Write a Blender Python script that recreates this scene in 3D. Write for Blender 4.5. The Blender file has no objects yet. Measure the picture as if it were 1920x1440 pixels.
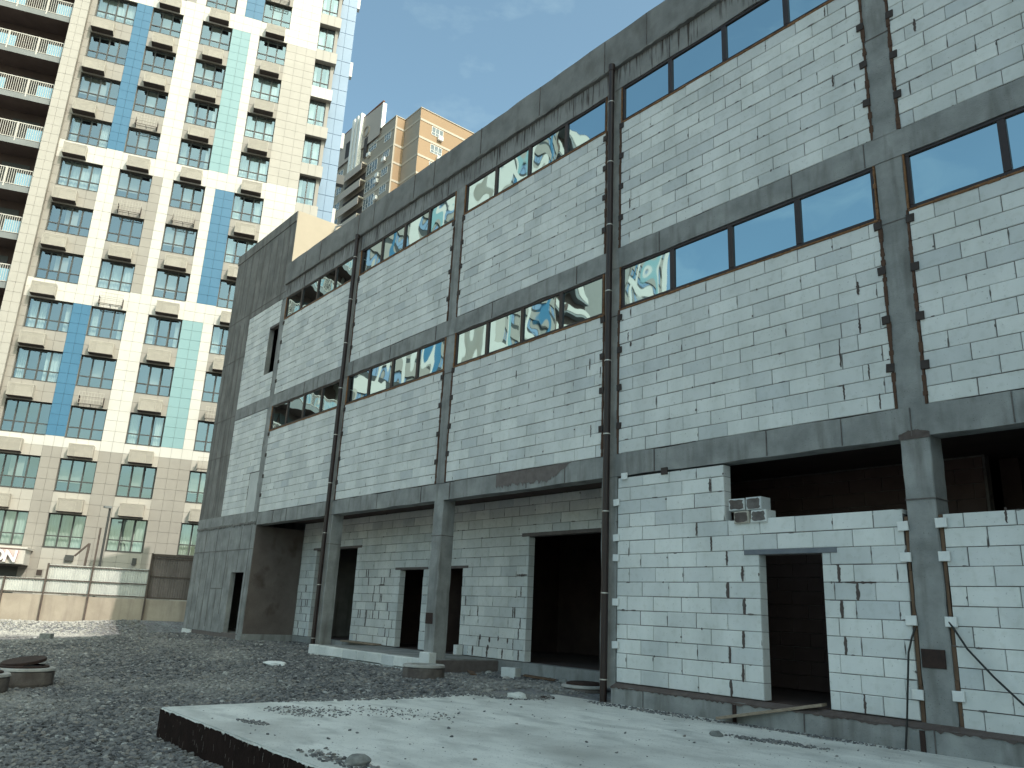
import bpy, bmesh, math, random
from mathutils import Vector, Matrix, noise
import numpy as np
random.seed(7)
rng = np.random.default_rng(11)
R = math.radians
scene = bpy.context.scene
col = scene.collection

# ------------------------------------------------------------------ camera
cam_d = bpy.data.cameras.new('camera')
cam = bpy.data.objects.new('camera', cam_d); col.objects.link(cam)
yaw, pitch, roll = R(51.1418), R(16.1160), R(2.7721)
dv = Vector((-math.sin(yaw)*math.cos(pitch), math.cos(yaw)*math.cos(pitch), math.sin(pitch)))
rv = Vector((math.cos(yaw), math.sin(yaw), 0)); uv_ = rv.cross(dv)
r2 = rv*math.cos(roll) + uv_*math.sin(roll); u2 = -rv*math.sin(roll) + uv_*math.cos(roll)
m = Matrix((r2, u2, -dv)).transposed().to_4x4(); m.translation = Vector((10.997, -11.470, 1.110))
cam.matrix_world = m
cam_d.sensor_width = 36; cam_d.lens = 1491.65/1920*36; cam_d.clip_start = .1; cam_d.clip_end = 3000
scene.camera = cam

# ------------------------------------------------------------------ sky, sun, exposure
SUN_EL = R(45.5); SUN_H = (.9972, .075)
world = bpy.data.worlds.new('World'); scene.world = world; world.use_nodes = True
wn = world.node_tree; wn.nodes.clear()
sky = wn.nodes.new('ShaderNodeTexSky'); sky.sky_type = 'NISHITA'; sky.sun_disc = False
sky.sun_elevation = SUN_EL; sky.sun_rotation = math.atan2(SUN_H[0], SUN_H[1])
sky.altitude = 50; sky.air_density = 1.0; sky.dust_density = 4.0; sky.ozone_density = 0.6
tc = wn.nodes.new('ShaderNodeTexCoord')
mp = wn.nodes.new('ShaderNodeMapping'); mp.inputs['Scale'].default_value = (2.2, 2.2, 5.0); mp.inputs['Location'].default_value = (0.35, 0.1, 0.0)
nz = wn.nodes.new('ShaderNodeTexNoise'); nz.inputs['Scale'].default_value = 2.1; nz.inputs['Detail'].default_value = 7; nz.inputs['Roughness'].default_value = .58
rp = wn.nodes.new('ShaderNodeValToRGB'); rp.color_ramp.elements[0].position = .55; rp.color_ramp.elements[0].color = (0, 0, 0, 1); rp.color_ramp.elements[1].position = .9; rp.color_ramp.elements[1].color = (.3, .3, .3, 1)
mixw = wn.nodes.new('ShaderNodeMixRGB'); mixw.inputs['Color2'].default_value = (5.0, 5.4, 5.9, 1)
bg = wn.nodes.new('ShaderNodeBackground'); bg.inputs['Strength'].default_value = .15
wo = wn.nodes.new('ShaderNodeOutputWorld')
wn.links.new(tc.outputs['Generated'], mp.inputs['Vector']); wn.links.new(mp.outputs['Vector'], nz.inputs['Vector'])
wn.links.new(nz.outputs['Fac'], rp.inputs['Fac']); wn.links.new(rp.outputs['Color'], mixw.inputs['Fac'])
wn.links.new(sky.outputs['Color'], mixw.inputs['Color1']); tint = wn.nodes.new('ShaderNodeMixRGB'); tint.blend_type = 'MULTIPLY'; tint.inputs['Fac'].default_value = 1; tint.inputs['Color2'].default_value = (.88, 1.045, .90, 1)
wn.links.new(mixw.outputs['Color'], tint.inputs['Color1']); wn.links.new(tint.outputs['Color'], bg.inputs['Color']); wn.links.new(bg.outputs['Background'], wo.inputs['Surface'])
sl = bpy.data.lights.new('sun', 'SUN'); sl.energy = 2.0; sl.angle = R(.53); sl.color = (1.0, .925, .86)
so = bpy.data.objects.new('sun', sl); col.objects.link(so)
sv = Vector((SUN_H[0]*math.cos(SUN_EL), SUN_H[1]*math.cos(SUN_EL), math.sin(SUN_EL)))
so.rotation_euler = sv.to_track_quat('Z', 'Y').to_euler(); so.location = sv*100
vs = scene.view_settings; vs.view_transform = 'Standard'; vs.look = 'None'; vs.exposure = 0.86; vs.gamma = 1.0; vs.use_curve_mapping = False

# ------------------------------------------------------------------ helpers
def tag(o, label=None, cat=None, group=None, kind=None):
    if label: o['label'] = label
    if cat: o['category'] = cat
    if group: o['group'] = group
    if kind: o['kind'] = kind
    return o

def link(o, parent=None):
    col.objects.link(o)
    if parent is not None: o.parent = parent
    return o

def empty(name, loc=(0, 0, 0), rz=0.0):
    o = bpy.data.objects.new(name, None); o.location = loc; o.rotation_euler = (0, 0, rz); o.empty_display_size = .3
    return link(o)

def inst(name, mesh, parent=None, loc=(0, 0, 0), rot=(0, 0, 0), scale=(1, 1, 1)):
    o = bpy.data.objects.new(name, mesh); o.location = loc; o.rotation_euler = rot; o.scale = scale
    return link(o, parent)

class MB:
    """collects faces of several materials into one mesh"""
    def __init__(s): s.v = []; s.f = []; s.m = []; s.t = []
    def quad(s, a, b, c, d, mi=0, t=0.0):
        n = len(s.v); s.v += [a, b, c, d]; s.f.append((n, n+1, n+2, n+3)); s.m.append(mi); s.t.append(t)
    def poly(s, pts, mi=0, t=0.0):
        n = len(s.v); s.v += list(pts); s.f.append(tuple(range(n, n+len(pts)))); s.m.append(mi); s.t.append(t)
    def box(s, x0, x1, y0, y1, z0, z1, mi=0, t=0.0, skip=''):
        n = len(s.v)
        s.v += [(x0, y0, z0), (x1, y0, z0), (x1, y1, z0), (x0, y1, z0), (x0, y0, z1), (x1, y0, z1), (x1, y1, z1), (x0, y1, z1)]
        F = {'b': (0, 3, 2, 1), 't': (4, 5, 6, 7), 'f': (0, 1, 5, 4), 'r': (1, 2, 6, 5), 'k': (2, 3, 7, 6), 'l': (3, 0, 4, 7)}
        for k, q in F.items():
            if k in skip: continue
            s.f.append(tuple(n+i for i in q)); s.m.append(mi); s.t.append(t)
    def cbox(s, x0, x1, y0, y1, z0, z1, c=.01, mi=0, t=0.0):
        """box with chamfered front (y0) edges, no back"""
        n = len(s.v)
        s.v += [(x0, y1, z0), (x1, y1, z0), (x1, y1, z1), (x0, y1, z1), (x0, y0+c, z0), (x1, y0+c, z0), (x1, y0+c, z1), (x0, y0+c, z1),
                (x0+c, y0, z0+c), (x1-c, y0, z0+c), (x1-c, y0, z1-c), (x0+c, y0, z1-c)]
        for q in ((8, 9, 10, 11), (4, 5, 9, 8), (5, 6, 10, 9), (6, 7, 11, 10), (7, 4, 8, 11), (0, 1, 5, 4), (1, 2, 6, 5), (2, 3, 7, 6), (3, 0, 4, 7)):
            s.f.append(tuple(n+i for i in q)); s.m.append(mi); s.t.append(t)
    def bar(s, a, b, w, mi=0, t=0.0, n=4):
        a = Vector(a); b = Vector(b); d = (b-a).normalized(); up = Vector((0, 0, 1)) if abs(d.z) < .9 else Vector((1, 0, 0))
        x = d.cross(up).normalized(); y = x.cross(d)
        off = math.pi/4 if n == 4 else 0
        ra = [a+(x*math.cos(off+2*math.pi*i/n)+y*math.sin(off+2*math.pi*i/n))*w for i in range(n)]; rb = [q+(b-a) for q in ra]
        for i in range(n):
            j = (i+1) % n; s.quad(tuple(ra[i]), tuple(ra[j]), tuple(rb[j]), tuple(rb[i]), mi, t)
        s.poly([tuple(q) for q in reversed(ra)], mi, t); s.poly([tuple(q) for q in rb], mi, t)
    def mesh(s, name, mats, tint=False, smooth=False):
        me = bpy.data.meshes.new(name); me.from_pydata(s.v, [], s.f)
        for k in (mats if isinstance(mats, (list, tuple)) else [mats]): me.materials.append(k)
        me.polygons.foreach_set('material_index', s.m)
        if tint:
            at = me.attributes.new('tint', 'FLOAT', 'FACE'); at.data.foreach_set('value', s.t)
        if smooth: me.polygons.foreach_set('use_smooth', [True]*len(s.f))
        me.update(); return me
    def build(s, name, mats, parent=None, **kw):
        loc = kw.pop('loc', (0, 0, 0)); rot = kw.pop('rot', (0, 0, 0))
        return inst(name, s.mesh(name, mats, **kw), parent, loc, rot)

def lathe(prof, n=32):
    b = MB()
    for i in range(n):
        a0, a1 = 2*math.pi*i/n, 2*math.pi*(i+1)/n
        for (ra, za), (rb, zb) in zip(prof, prof[1:]):
            b.quad((ra*math.cos(a0), ra*math.sin(a0), za), (ra*math.cos(a1), ra*math.sin(a1), za), (rb*math.cos(a1), rb*math.sin(a1), zb), (rb*math.cos(a0), rb*math.sin(a0), zb))
    return b

def tube(pts, r, n=8):
    b = MB(); rings = []
    P = [Vector(p) for p in pts]
    for i, p in enumerate(P):
        d = (P[min(i+1, len(P)-1)]-P[max(i-1, 0)]).normalized(); up = Vector((0, 1, 0)) if abs(d.y) < .9 else Vector((1, 0, 0))
        x = d.cross(up).normalized(); y = x.cross(d)
        rings.append([tuple(p+(x*math.cos(2*math.pi*k/n)+y*math.sin(2*math.pi*k/n))*r) for k in range(n)])
    for a, c in zip(rings, rings[1:]):
        for k in range(n):
            j = (k+1) % n; b.quad(a[k], a[j], c[j], c[k])
    b.poly(list(reversed(rings[0]))); b.poly(rings[-1])
    return b

# ------------------------------------------------------------------ materials
def mat(name, c1, c2=None, scale=3.0, rough=.85, bump=0.0, bscale=40.0, detail=6, stretch=(1, 1, 1), metallic=0.0, p0=.35, p1=.68, extra=None, spec=.5):
    m = bpy.data.materials.new(name); m.use_nodes = True
    nt = m.node_tree; bs = nt.nodes['Principled BSDF']
    bs.inputs['Roughness'].default_value = rough; bs.inputs['Metallic'].default_value = metallic; bs.inputs['Specular IOR Level'].default_value = spec
    geo = nt.nodes.new('ShaderNodeNewGeometry')
    colr = None
    if c2 is None: bs.inputs['Base Color'].default_value = (*c1, 1)
    else:
        mpn = nt.nodes.new('ShaderNodeMapping'); mpn.inputs['Scale'].default_value = stretch
        nt.links.new(geo.outputs['Position'], mpn.inputs['Vector'])
        n1 = nt.nodes.new('ShaderNodeTexNoise'); n1.inputs['Scale'].default_value = scale; n1.inputs['Detail'].default_value = detail; n1.inputs['Roughness'].default_value = .62
        nt.links.new(mpn.outputs['Vector'], n1.inputs['Vector'])
        rr = nt.nodes.new('ShaderNodeValToRGB'); rr.color_ramp.elements[0].color = (*c1, 1); rr.color_ramp.elements[1].color = (*c2, 1)
        rr.color_ramp.elements[0].position = p0; rr.color_ramp.elements[1].position = p1
        nt.links.new(n1.outputs['Fac'], rr.inputs['Fac']); colr = rr.outputs['Color']
        nt.links.new(colr, bs.inputs['Base Color'])
    if bump:
        n2 = nt.nodes.new('ShaderNodeTexNoise'); n2.inputs['Scale'].default_value = bscale; n2.inputs['Detail'].default_value = 5
        nt.links.new(geo.outputs['Position'], n2.inputs['Vector'])
        bp = nt.nodes.new('ShaderNodeBump'); bp.inputs['Strength'].default_value = bump; bp.inputs['Distance'].default_value = .02
        nt.links.new(n2.outputs['Fac'], bp.inputs['Height']); nt.links.new(bp.outputs['Normal'], bs.inputs['Normal'])
    if extra: extra(nt, bs, geo, colr)
    return m

def mixc(nt, fac, a, b, mode='MIX'):
    n = nt.nodes.new('ShaderNodeMixRGB'); n.blend_type = mode
    for s, v in (('Fac', fac), ('Color1', a), ('Color2', b)):
        if isinstance(v, (float, int)): n.inputs[s].default_value = v
        elif isinstance(v, tuple): n.inputs[s].default_value = (*v, 1)
        else: nt.links.new(v, n.inputs[s])
    return n.outputs['Color']

def noisefac(nt, geo, scale, stretch, p0, p1, detail=5):
    mp_ = nt.nodes.new('ShaderNodeMapping'); mp_.inputs['Scale'].default_value = stretch
    nt.links.new(geo.outputs['Position'], mp_.inputs['Vector'])
    n = nt.nodes.new('ShaderNodeTexNoise'); n.inputs['Scale'].default_value = scale; n.inputs['Detail'].default_value = detail
    nt.links.new(mp_.outputs['Vector'], n.inputs['Vector'])
    mr = nt.nodes.new('ShaderNodeMapRange'); mr.inputs['From Min'].default_value = p0; mr.inputs['From Max'].default_value = p1
    nt.links.new(n.outputs['Fac'], mr.inputs['Value']); return mr.outputs['Result']

def var_tint(lo, hi, dark, p_dark=.12, ):
    """colour of each block from its own random number"""
    def f(nt, bs, geo, colr):
        oi = nt.nodes.new('ShaderNodeObjectInfo'); at = nt.nodes.new('ShaderNodeAttribute'); at.attribute_name = 'tint'
        ad = nt.nodes.new('ShaderNodeMath'); ad.operation = 'ADD'; nt.links.new(oi.outputs['Random'], ad.inputs[0]); nt.links.new(at.outputs['Fac'], ad.inputs[1])
        fr = nt.nodes.new('ShaderNodeMath'); fr.operation = 'FRACT'; nt.links.new(ad.outputs[0], fr.inputs[0])
        rr = nt.nodes.new('ShaderNodeValToRGB'); e = rr.color_ramp.elements
        e[0].position = 0; e[0].color = (*dark, 1); e[1].position = p_dark; e[1].color = (*lo, 1)
        k = e.new(1.0); k.color = (*hi, 1)
        nt.links.new(fr.outputs[0], rr.inputs['Fac'])
        d = noisefac(nt, geo, 1.4, (1, 1, .45), .38, .72)
        c = mixc(nt, d, rr.outputs['Color'], (.80, .81, .80), 'MULTIPLY')
        d3 = noisefac(nt, geo, 9, (1, 1, 1), .52, .72)
        c = mixc(nt, d3, c, (.90, .90, .88), 'MULTIPLY')
        d2 = noisefac(nt, geo, 28, (1, 1, 1), .66, .74, 3)
        c = mixc(nt, d2, c, (.42, .42, .41))
        nt.links.new(c, bs.inputs['Base Color'])
    return f

def streaks(dark, scale=5.0, p0=.5, p1=.75, sz=.12):
    def f(nt, bs, geo, colr):
        d = noisefac(nt, geo, scale, (1, 1, sz), p0, p1)
        c = mixc(nt, d, colr, dark)
        d2 = noisefac(nt, geo, 60, (1, 1, 1), .68, .76, 2)
        c = mixc(nt, d2, c, tuple(x*.45 for x in dark))
        nt.links.new(c, bs.inputs['Base Color'])
    return f

def ledge_stain(z0, z1):
    def f(nt, bs, geo, colr):
        sp = nt.nodes.new('ShaderNodeSeparateXYZ'); nt.links.new(geo.outputs['Position'], sp.inputs[0])
        mr = nt.nodes.new('ShaderNodeMapRange'); mr.inputs['From Min'].default_value = z0; mr.inputs['From Max'].default_value = z1
        nt.links.new(sp.outputs['Z'], mr.inputs['Value'])
        n = nt.nodes.new('ShaderNodeTexNoise'); n.inputs['Scale'].default_value = 17; n.inputs['Detail'].default_value = 3
        mpp = nt.nodes.new('ShaderNodeMapping'); mpp.inputs['Scale'].default_value = (1, 1, .07); nt.links.new(geo.outputs['Position'], mpp.inputs['Vector']); nt.links.new(mpp.outputs['Vector'], n.inputs['Vector'])
        ad = nt.nodes.new('ShaderNodeMath'); ad.operation = 'MULTIPLY_ADD'; nt.links.new(n.outputs['Fac'], ad.inputs[0]); ad.inputs[1].default_value = 7.0; ad.inputs[2].default_value = -4.15
        su = nt.nodes.new('ShaderNodeMath'); su.operation = 'ADD'; su.use_clamp = True; nt.links.new(ad.outputs[0], su.inputs[0]); nt.links.new(mr.outputs['Result'], su.inputs[1])
        c = mixc(nt, su.outputs[0], colr, (.055, .043, .038))
        nt.links.new(c, bs.inputs['Base Color'])
    return f

def slab_dirt(nt, bs, geo, colr):
    d = noisefac(nt, geo, 2.2, (.65, 1.25, 1), .50, .72, 8); c = mixc(nt, d, colr, (.44, .45, .43))
    d = noisefac(nt, geo, .55, (1, 1, 1), .50, .72, 8); c = mixc(nt, d, c, (.40, .40, .375))
    d = noisefac(nt, geo, 35, (1, 1, 1), .64, .70, 3); c = mixc(nt, d, c, (.28, .285, .27))
    nt.links.new(c, bs.inputs['Base Color'])
M = {}
M['block'] = mat('block', (.7, .7, .7), rough=.95, bump=.25, bscale=70, extra=var_tint((.665, .68, .67), (.80, .81, .785), (.60, .625, .63)), spec=.2)
M['innerblock_shade'] = mat('innerblock_shade', (.085, .055, .048), (.12, .08, .07), 1.5, .95)  # block colour darkened to put the room's shade into it
M['mortar'] = mat('mortar', (.17, .155, .145), (.10, .085, .08), 8, .95, .6, 60)
M['wetmortar'] = mat('wetmortar', (.085, .062, .055), (.125, .10, .092), 6, .9, .8, 50)
M['concrete'] = mat('concrete', (.20, .205, .20), (.34, .345, .335), 1.6, .9, .35, 45, extra=streaks((.14, .135, .125), 4.5, .52, .78, .15))
M['concrete_dark'] = mat('concrete_dark', (.15, .148, .14), (.245, .24, .225), 1.2, .92, .4, 45, extra=streaks((.085, .078, .07), 3.5, .48, .78, .10))
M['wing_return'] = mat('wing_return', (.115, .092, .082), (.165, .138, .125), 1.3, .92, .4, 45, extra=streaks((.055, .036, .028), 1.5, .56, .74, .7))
M['topbeam'] = mat('topbeam', (.19, .19, .185), (.30, .30, .29), 1.5, .92, .4, 45, extra=ledge_stain(12.78, 13.5))
M['parapet'] = mat('parapet', (.17, .172, .168), (.265, .265, .255), 1.1, .92, .5, 40, extra=streaks((.11, .105, .098), 2.2, .5, .8, .6))
M['slabtop'] = mat('slabtop', (.58, .59, .56), (.76, .765, .725), 1.0, .9, .5, 50, stretch=(.75, 1.2, 1), extra=slab_dirt)
M['bitumen'] = mat('bitumen', (.010, .0045, .004), (.022, .012, .010), 5, .9, .4, 30, spec=.15)
M['cement_streak'] = mat('cement_streak', (.20, .17, .15), (.34, .30, .27), 9, .9)
M['steel_brown'] = mat('steel_brown', (.017, .0075, .0065), (.026, .012, .010), 2, .42, .05)
M['frame_brown'] = mat('frame_brown', (.020, .0095, .008), (.030, .015, .012), 4, .45)
M['foam'] = mat('foam', (.30, .155, .07), (.17, .085, .045), 14, .95, 1.0, 60)
M['brownfoam'] = mat('brownfoam', (.12, .065, .04), (.07, .036, .025), 9, .95, .8, 60)
M['panel'] = mat('panel', (.50, .515, .50), (.58, .59, .575), 2, .9)
M['pad'] = mat('pad', (.78, .79, .77), (.70, .71, .70), 8, .8)
M['darkpad'] = mat('darkpad', (.035, .026, .024), (.055, .042, .038), 8, .8)
M['clamp'] = mat('clamp', (.62, .60, .56), (.45, .42, .38), 10, .4, metallic=.6)
M['rust'] = mat('rust', (.022, .0105, .008), (.042, .020, .015), 9, .8, .4, 60)
M['lintel'] = mat('lintel', (.13, .145, .17), (.17, .185, .205), 6, .7)
M['lintel_brown'] = mat('lintel_brown', (.12, .10, .095), (.17, .145, .135), 6, .8)
M['wood'] = mat('wood', (.22, .17, .125), (.36, .29, .22), 9, .9, .4, 40, stretch=(1, 6, 6))
M['wood_dark'] = mat('wood_dark', (.10, .06, .038), (.17, .105, .065), 9, .9, .4, 40, stretch=(1, 1, .2))
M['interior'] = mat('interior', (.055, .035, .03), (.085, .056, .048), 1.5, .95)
M['cable'] = mat('cable', (.012, .012, .012), rough=.5)
M['stone'] = mat('stone', (.10, .105, .11), rough=.92, bump=.3, bscale=40)
M['rubble'] = mat('rubble', (.14, .145, .14), (.26, .265, .25), 12, .9, .4)
M['welltop'] = mat('welltop', (.33, .32, .30), (.48, .47, .44), 4, .9, .4, 40)
M['wellring'] = mat('wellring', (.10, .082, .074), (.19, .165, .15), 4, .92, .5, 40, extra=streaks((.055, .040, .036), 3, .5, .75, .3))
M['cream_render'] = mat('cream_render', (.50, .43, .325), (.54, .465, .355), 1.2, .9)
# tower
M['t_white'] = mat('t_white', (.57, .548, .50), (.61, .588, .538), .9, .55)
M['t_taupe'] = mat('t_taupe', (.30, .277, .243), (.335, .31, .272), .9, .6)
M['t_beige'] = mat('t_beige', (.415, .388, .34), (.45, .42, .37), .9, .6)
M['t_blue'] = mat('t_blue', (.042, .155, .262), (.05, .168, .28), .5, .5)
M['t_cyan'] = mat('t_cyan', (.215, .36, .375), (.23, .375, .392), .5, .5)
M['t_side'] = mat('t_side', (.19, .29, .41), (.215, .315, .44), .5, .4)
M['t_joint'] = mat('t_joint', (.30, .275, .235), rough=.9)
M['t_frame'] = mat('t_frame', (.060, .062, .058), rough=.5)
M['t_room'] = mat('t_room', (.06, .048, .042), rough=.9)
M['curtain'] = mat('curtain', (.72, .72, .66), (.50, .50, .46), 3.0, .9, stretch=(9, 9, .4))
M['blind'] = mat('blind', (.36, .32, .275), (.42, .375, .32), 2, .9)
M['cage'] = mat('cage', (.43, .395, .335), (.50, .46, .39), 4, .6)
M['cage_dark'] = mat('cage_dark', (.045, .032, .027), rough=.7)
M['ac_white'] = mat('ac_white', (.72, .70, .66), rough=.5)
M['rail_white'] = mat('rail_white', (.60, .57, .51), rough=.5)
M['slab_grey'] = mat('slab_grey', (.20, .215, .21), (.25, .265, .26), 1, .8)
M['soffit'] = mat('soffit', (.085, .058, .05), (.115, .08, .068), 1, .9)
M['balc_glass'] = mat('balc_glass', (.22, .40, .50), rough=.15)
# far block of flats
M['o_orange'] = mat('o_orange', (.345, .235, .145), (.38, .26, .16), .15, .9)
M['o_red'] = mat('o_red', (.25, .13, .095), rough=.9)
M['o_band'] = mat('o_band', (.50, .445, .365), rough=.9)
M['o_grey'] = mat('o_grey', (.36, .31, .25), (.40, .345, .28), .15, .9)
M['o_pink'] = mat('o_pink', (.44, .385, .34), (.47, .41, .36), .1, .9)
M['o_white'] = mat('o_white', (.80, .79, .75), rough=.7)
M['o_glass'] = mat('o_glass', (.10, .13, .15), (.22, .25, .26), .6, .12)
M['sheet'] = mat('sheet', (.52, .53, .49), (.66, .66, .60), 1.2, .6, extra=streaks((.42, .42, .385), 3, .5, .75, .08))
M['sheet_brown'] = mat('sheet_brown', (.165, .135, .118), (.22, .185, .165), 1.5, .6, extra=streaks((.11, .09, .078), 3, .5, .75, .08))
M['fence_conc'] = mat('fence_conc', (.38, .32, .25), (.48, .41, .325), 1.1, .92, .4, 40, extra=streaks((.30, .25, .20), 3.0, .5, .78, .12))
M['post'] = mat('post', (.085, .064, .052), (.14, .108, .088), 5, .8, .3)
M['letter_white'] = mat('letter_white', (.82, .78, .76), rough=.4)
M['letter_red'] = mat('letter_red', (.50, .035, .05), rough=.4)

def glass_mirror():
    m = bpy.data.materials.new('mirror_glass'); m.use_nodes = True; nt = m.node_tree; bs = nt.nodes['Principled BSDF']
    bs.inputs['Base Color'].default_value = (.42, .56, .61, 1); bs.inputs['Metallic'].default_value = 1.0; bs.inputs['Roughness'].default_value = .015
    geo = nt.nodes.new('ShaderNodeNewGeometry'); oi = nt.nodes.new('ShaderNodeObjectInfo')
    ad = nt.nodes.new('ShaderNodeVectorMath'); ad.operation = 'MULTIPLY_ADD'; nt.links.new(oi.outputs['Random'], ad.inputs[0]); ad.inputs[1].default_value = (37, 0, 19); nt.links.new(geo.outputs['Position'], ad.inputs[2])
    n = nt.nodes.new('ShaderNodeTexNoise'); n.inputs['Scale'].default_value = 1.3; n.inputs['Detail'].default_value = 0.0; nt.links.new(ad.outputs[0], n.inputs['Vector'])
    bp = nt.nodes.new('ShaderNodeBump'); bp.inputs['Strength'].default_value = 1.0; bp.inputs['Distance'].default_value = .0085
    nt.links.new(n.outputs['Fac'], bp.inputs['Height']); nt.links.new(bp.outputs['Normal'], bs.inputs['Normal'])
    return m
M['mirror'] = glass_mirror()

def clear_glass():
    m = bpy.data.materials.new('window_glass'); m.use_nodes = True; nt = m.node_tree; nt.nodes.clear()
    out = nt.nodes.new('ShaderNodeOutputMaterial'); mx = nt.nodes.new('ShaderNodeMixShader')
    tr = nt.nodes.new('ShaderNodeBsdfTransparent'); tr.inputs['Color'].default_value = (.74, .82, .82, 1)
    gl = nt.nodes.new('ShaderNodeBsdfGlossy'); gl.inputs['Roughness'].default_value = .02; gl.inputs['Color'].default_value = (.52, .70, .82, 1)
    geo = nt.nodes.new('ShaderNodeNewGeometry'); n = nt.nodes.new('ShaderNodeTexNoise'); n.inputs['Scale'].default_value = .7; n.inputs['Detail'].default_value = 0
    nt.links.new(geo.outputs['Position'], n.inputs['Vector']); bp = nt.nodes.new('ShaderNodeBump'); bp.inputs['Distance'].default_value = .02; nt.links.new(n.outputs['Fac'], bp.inputs['Height']); nt.links.new(bp.outputs['Normal'], gl.inputs['Normal'])
    mx.inputs['Fac'].default_value = .27
    nt.links.new(tr.outputs[0], mx.inputs[1]); nt.links.new(gl.outputs[0], mx.inputs[2]); nt.links.new(mx.outputs[0], out.inputs['Surface'])
    return m
M['glass'] = clear_glass()

def stone_mat():
    m = bpy.data.materials.new('gravel_stone'); m.use_nodes = True; nt = m.node_tree; bs = nt.nodes['Principled BSDF']; bs.inputs['Roughness'].default_value = .88
    oi = nt.nodes.new('ShaderNodeObjectInfo'); rr = nt.nodes.new('ShaderNodeValToRGB'); e = rr.color_ramp.elements
    e[0].position = 0; e[0].color = (.060, .060, .064, 1); e[1].position = 1; e[1].color = (.36, .365, .355, 1)
    k = e.new(.35); k.color = (.115, .117, .122, 1); k = e.new(.75); k.color = (.185, .185, .185, 1); k = e.new(.9); k.color = (.21, .19, .17, 1)
    nt.links.new(oi.outputs['Random'], rr.inputs['Fac'])
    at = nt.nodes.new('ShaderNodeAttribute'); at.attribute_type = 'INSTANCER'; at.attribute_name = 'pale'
    c = mixc(nt, at.outputs['Fac'], rr.outputs['Color'], (.44, .425, .385))  # lightens stones in the painted sun patch and the dusty spots
    nt.links.new(c, bs.inputs['Base Color'])
    return m
M['gravel_stone'] = stone_mat()

def ground_mat():
    def ex(nt, bs, geo, colr):
        v = nt.nodes.new('ShaderNodeTexVoronoi'); v.inputs['Scale'].default_value = 16; nt.links.new(geo.outputs['Position'], v.inputs['Vector'])
        c = mixc(nt, .75, colr, v.outputs['Color'], 'MULTIPLY')
        hs = nt.nodes.new('ShaderNodeHueSaturation'); hs.inputs['Saturation'].default_value = .12; hs.inputs['Value'].default_value = 1.5; nt.links.new(c, hs.inputs['Color'])
        nt.links.new(hs.outputs['Color'], bs.inputs['Base Color'])
        bp = nt.nodes.new('ShaderNodeBump'); bp.inputs['Strength'].default_value = .9; bp.inputs['Distance'].default_value = .03; nt.links.new(v.outputs['Distance'], bp.inputs['Height']); nt.links.new(bp.outputs['Normal'], bs.inputs['Normal'])
    return mat('gravel_ground', (.13, .13, .135), (.21, .21, .21), 1.5, .95, extra=ex)
M['ground'] = ground_mat()

# ------------------------------------------------------------------ ground
FA = R(66); FT = Vector((math.cos(FA), math.sin(FA))); FN = Vector((-math.sin(FA), math.cos(FA))); FO = Vector((-31.0, -.9))
def sst(a, b, x):
    t = min(1, max(0, (x-a)/(b-a))); return t*t*(3-2*t)
def ground_z(x, y):
    z = -.76 + .10*sst(0, -22, x) + .44*sst(-6.5, -.6, y)*sst(3, -2, x)*sst(-27.5, -22, x) + .06*sst(-30, -12, x)*0
    z += .05*noise.noise(Vector((x*.35, y*.35, 3.1))) + .025*noise.noise(Vector((x*1.3, y*1.3, 7.7)))
    d = (Vector((x, y))-FO).dot(FN)            # + behind the fence, - our side
    s = (Vector((x, y))-FO).dot(FT)
    top = -.22 + .24*sst(-3, 1.5, s)
    k = sst(-2.6, -.2, d)
    z = z*(1-k) + top*k
    return z
def axis(fine, lo, hi, step):
    a = list(np.arange(lo, hi+1e-6, step)); return sorted(set([round(q, 3) for q in list(fine)+a]))
gx = [-400, -250, -150, -100, -70, -55] + list(np.arange(-44, 20.01, .5)) + [26, 40, 70, 150, 300]
gy = [-300, -150, -80, -50, -35] + list(np.arange(-26, 4.01, .5)) + [8, 14, 25, 50, 100, 200, 400]
gv = [(x, y, ground_z(x, y) if (-60 < x < 30 and -40 < y < 6) else -.7) for y in gy for x in gx]
W_ = len(gx); gf = [(j*W_+i, j*W_+i+1, (j+1)*W_+i+1, (j+1)*W_+i) for j in range(len(gy)-1) for i in range(W_-1)]
gm = bpy.data.meshes.new('ground'); gm.from_pydata(gv, [], gf); gm.materials.append(M['ground']); gm.polygons.foreach_set('use_smooth', [True]*len(gf))
tag(inst('ground', gm), kind='structure')

# ------------------------------------------------------------------ unfinished building
bld = empty('unfinished_building', (0, 0, 0))
tag(bld, 'unfinished long concrete frame building with white block walls and brown strip windows', 'building')
CW = .22
COLX = [6*(i-3) for i in range(7)]           # -18 .. 18
XE = 18.2
LV = dict(B1b=3.82, B1t=4.26, W1b=7.36, W1t=8.32, B2t=8.77, W2b=11.88, W2t=12.80, LEDGE=13.37, PT=14.29)

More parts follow.
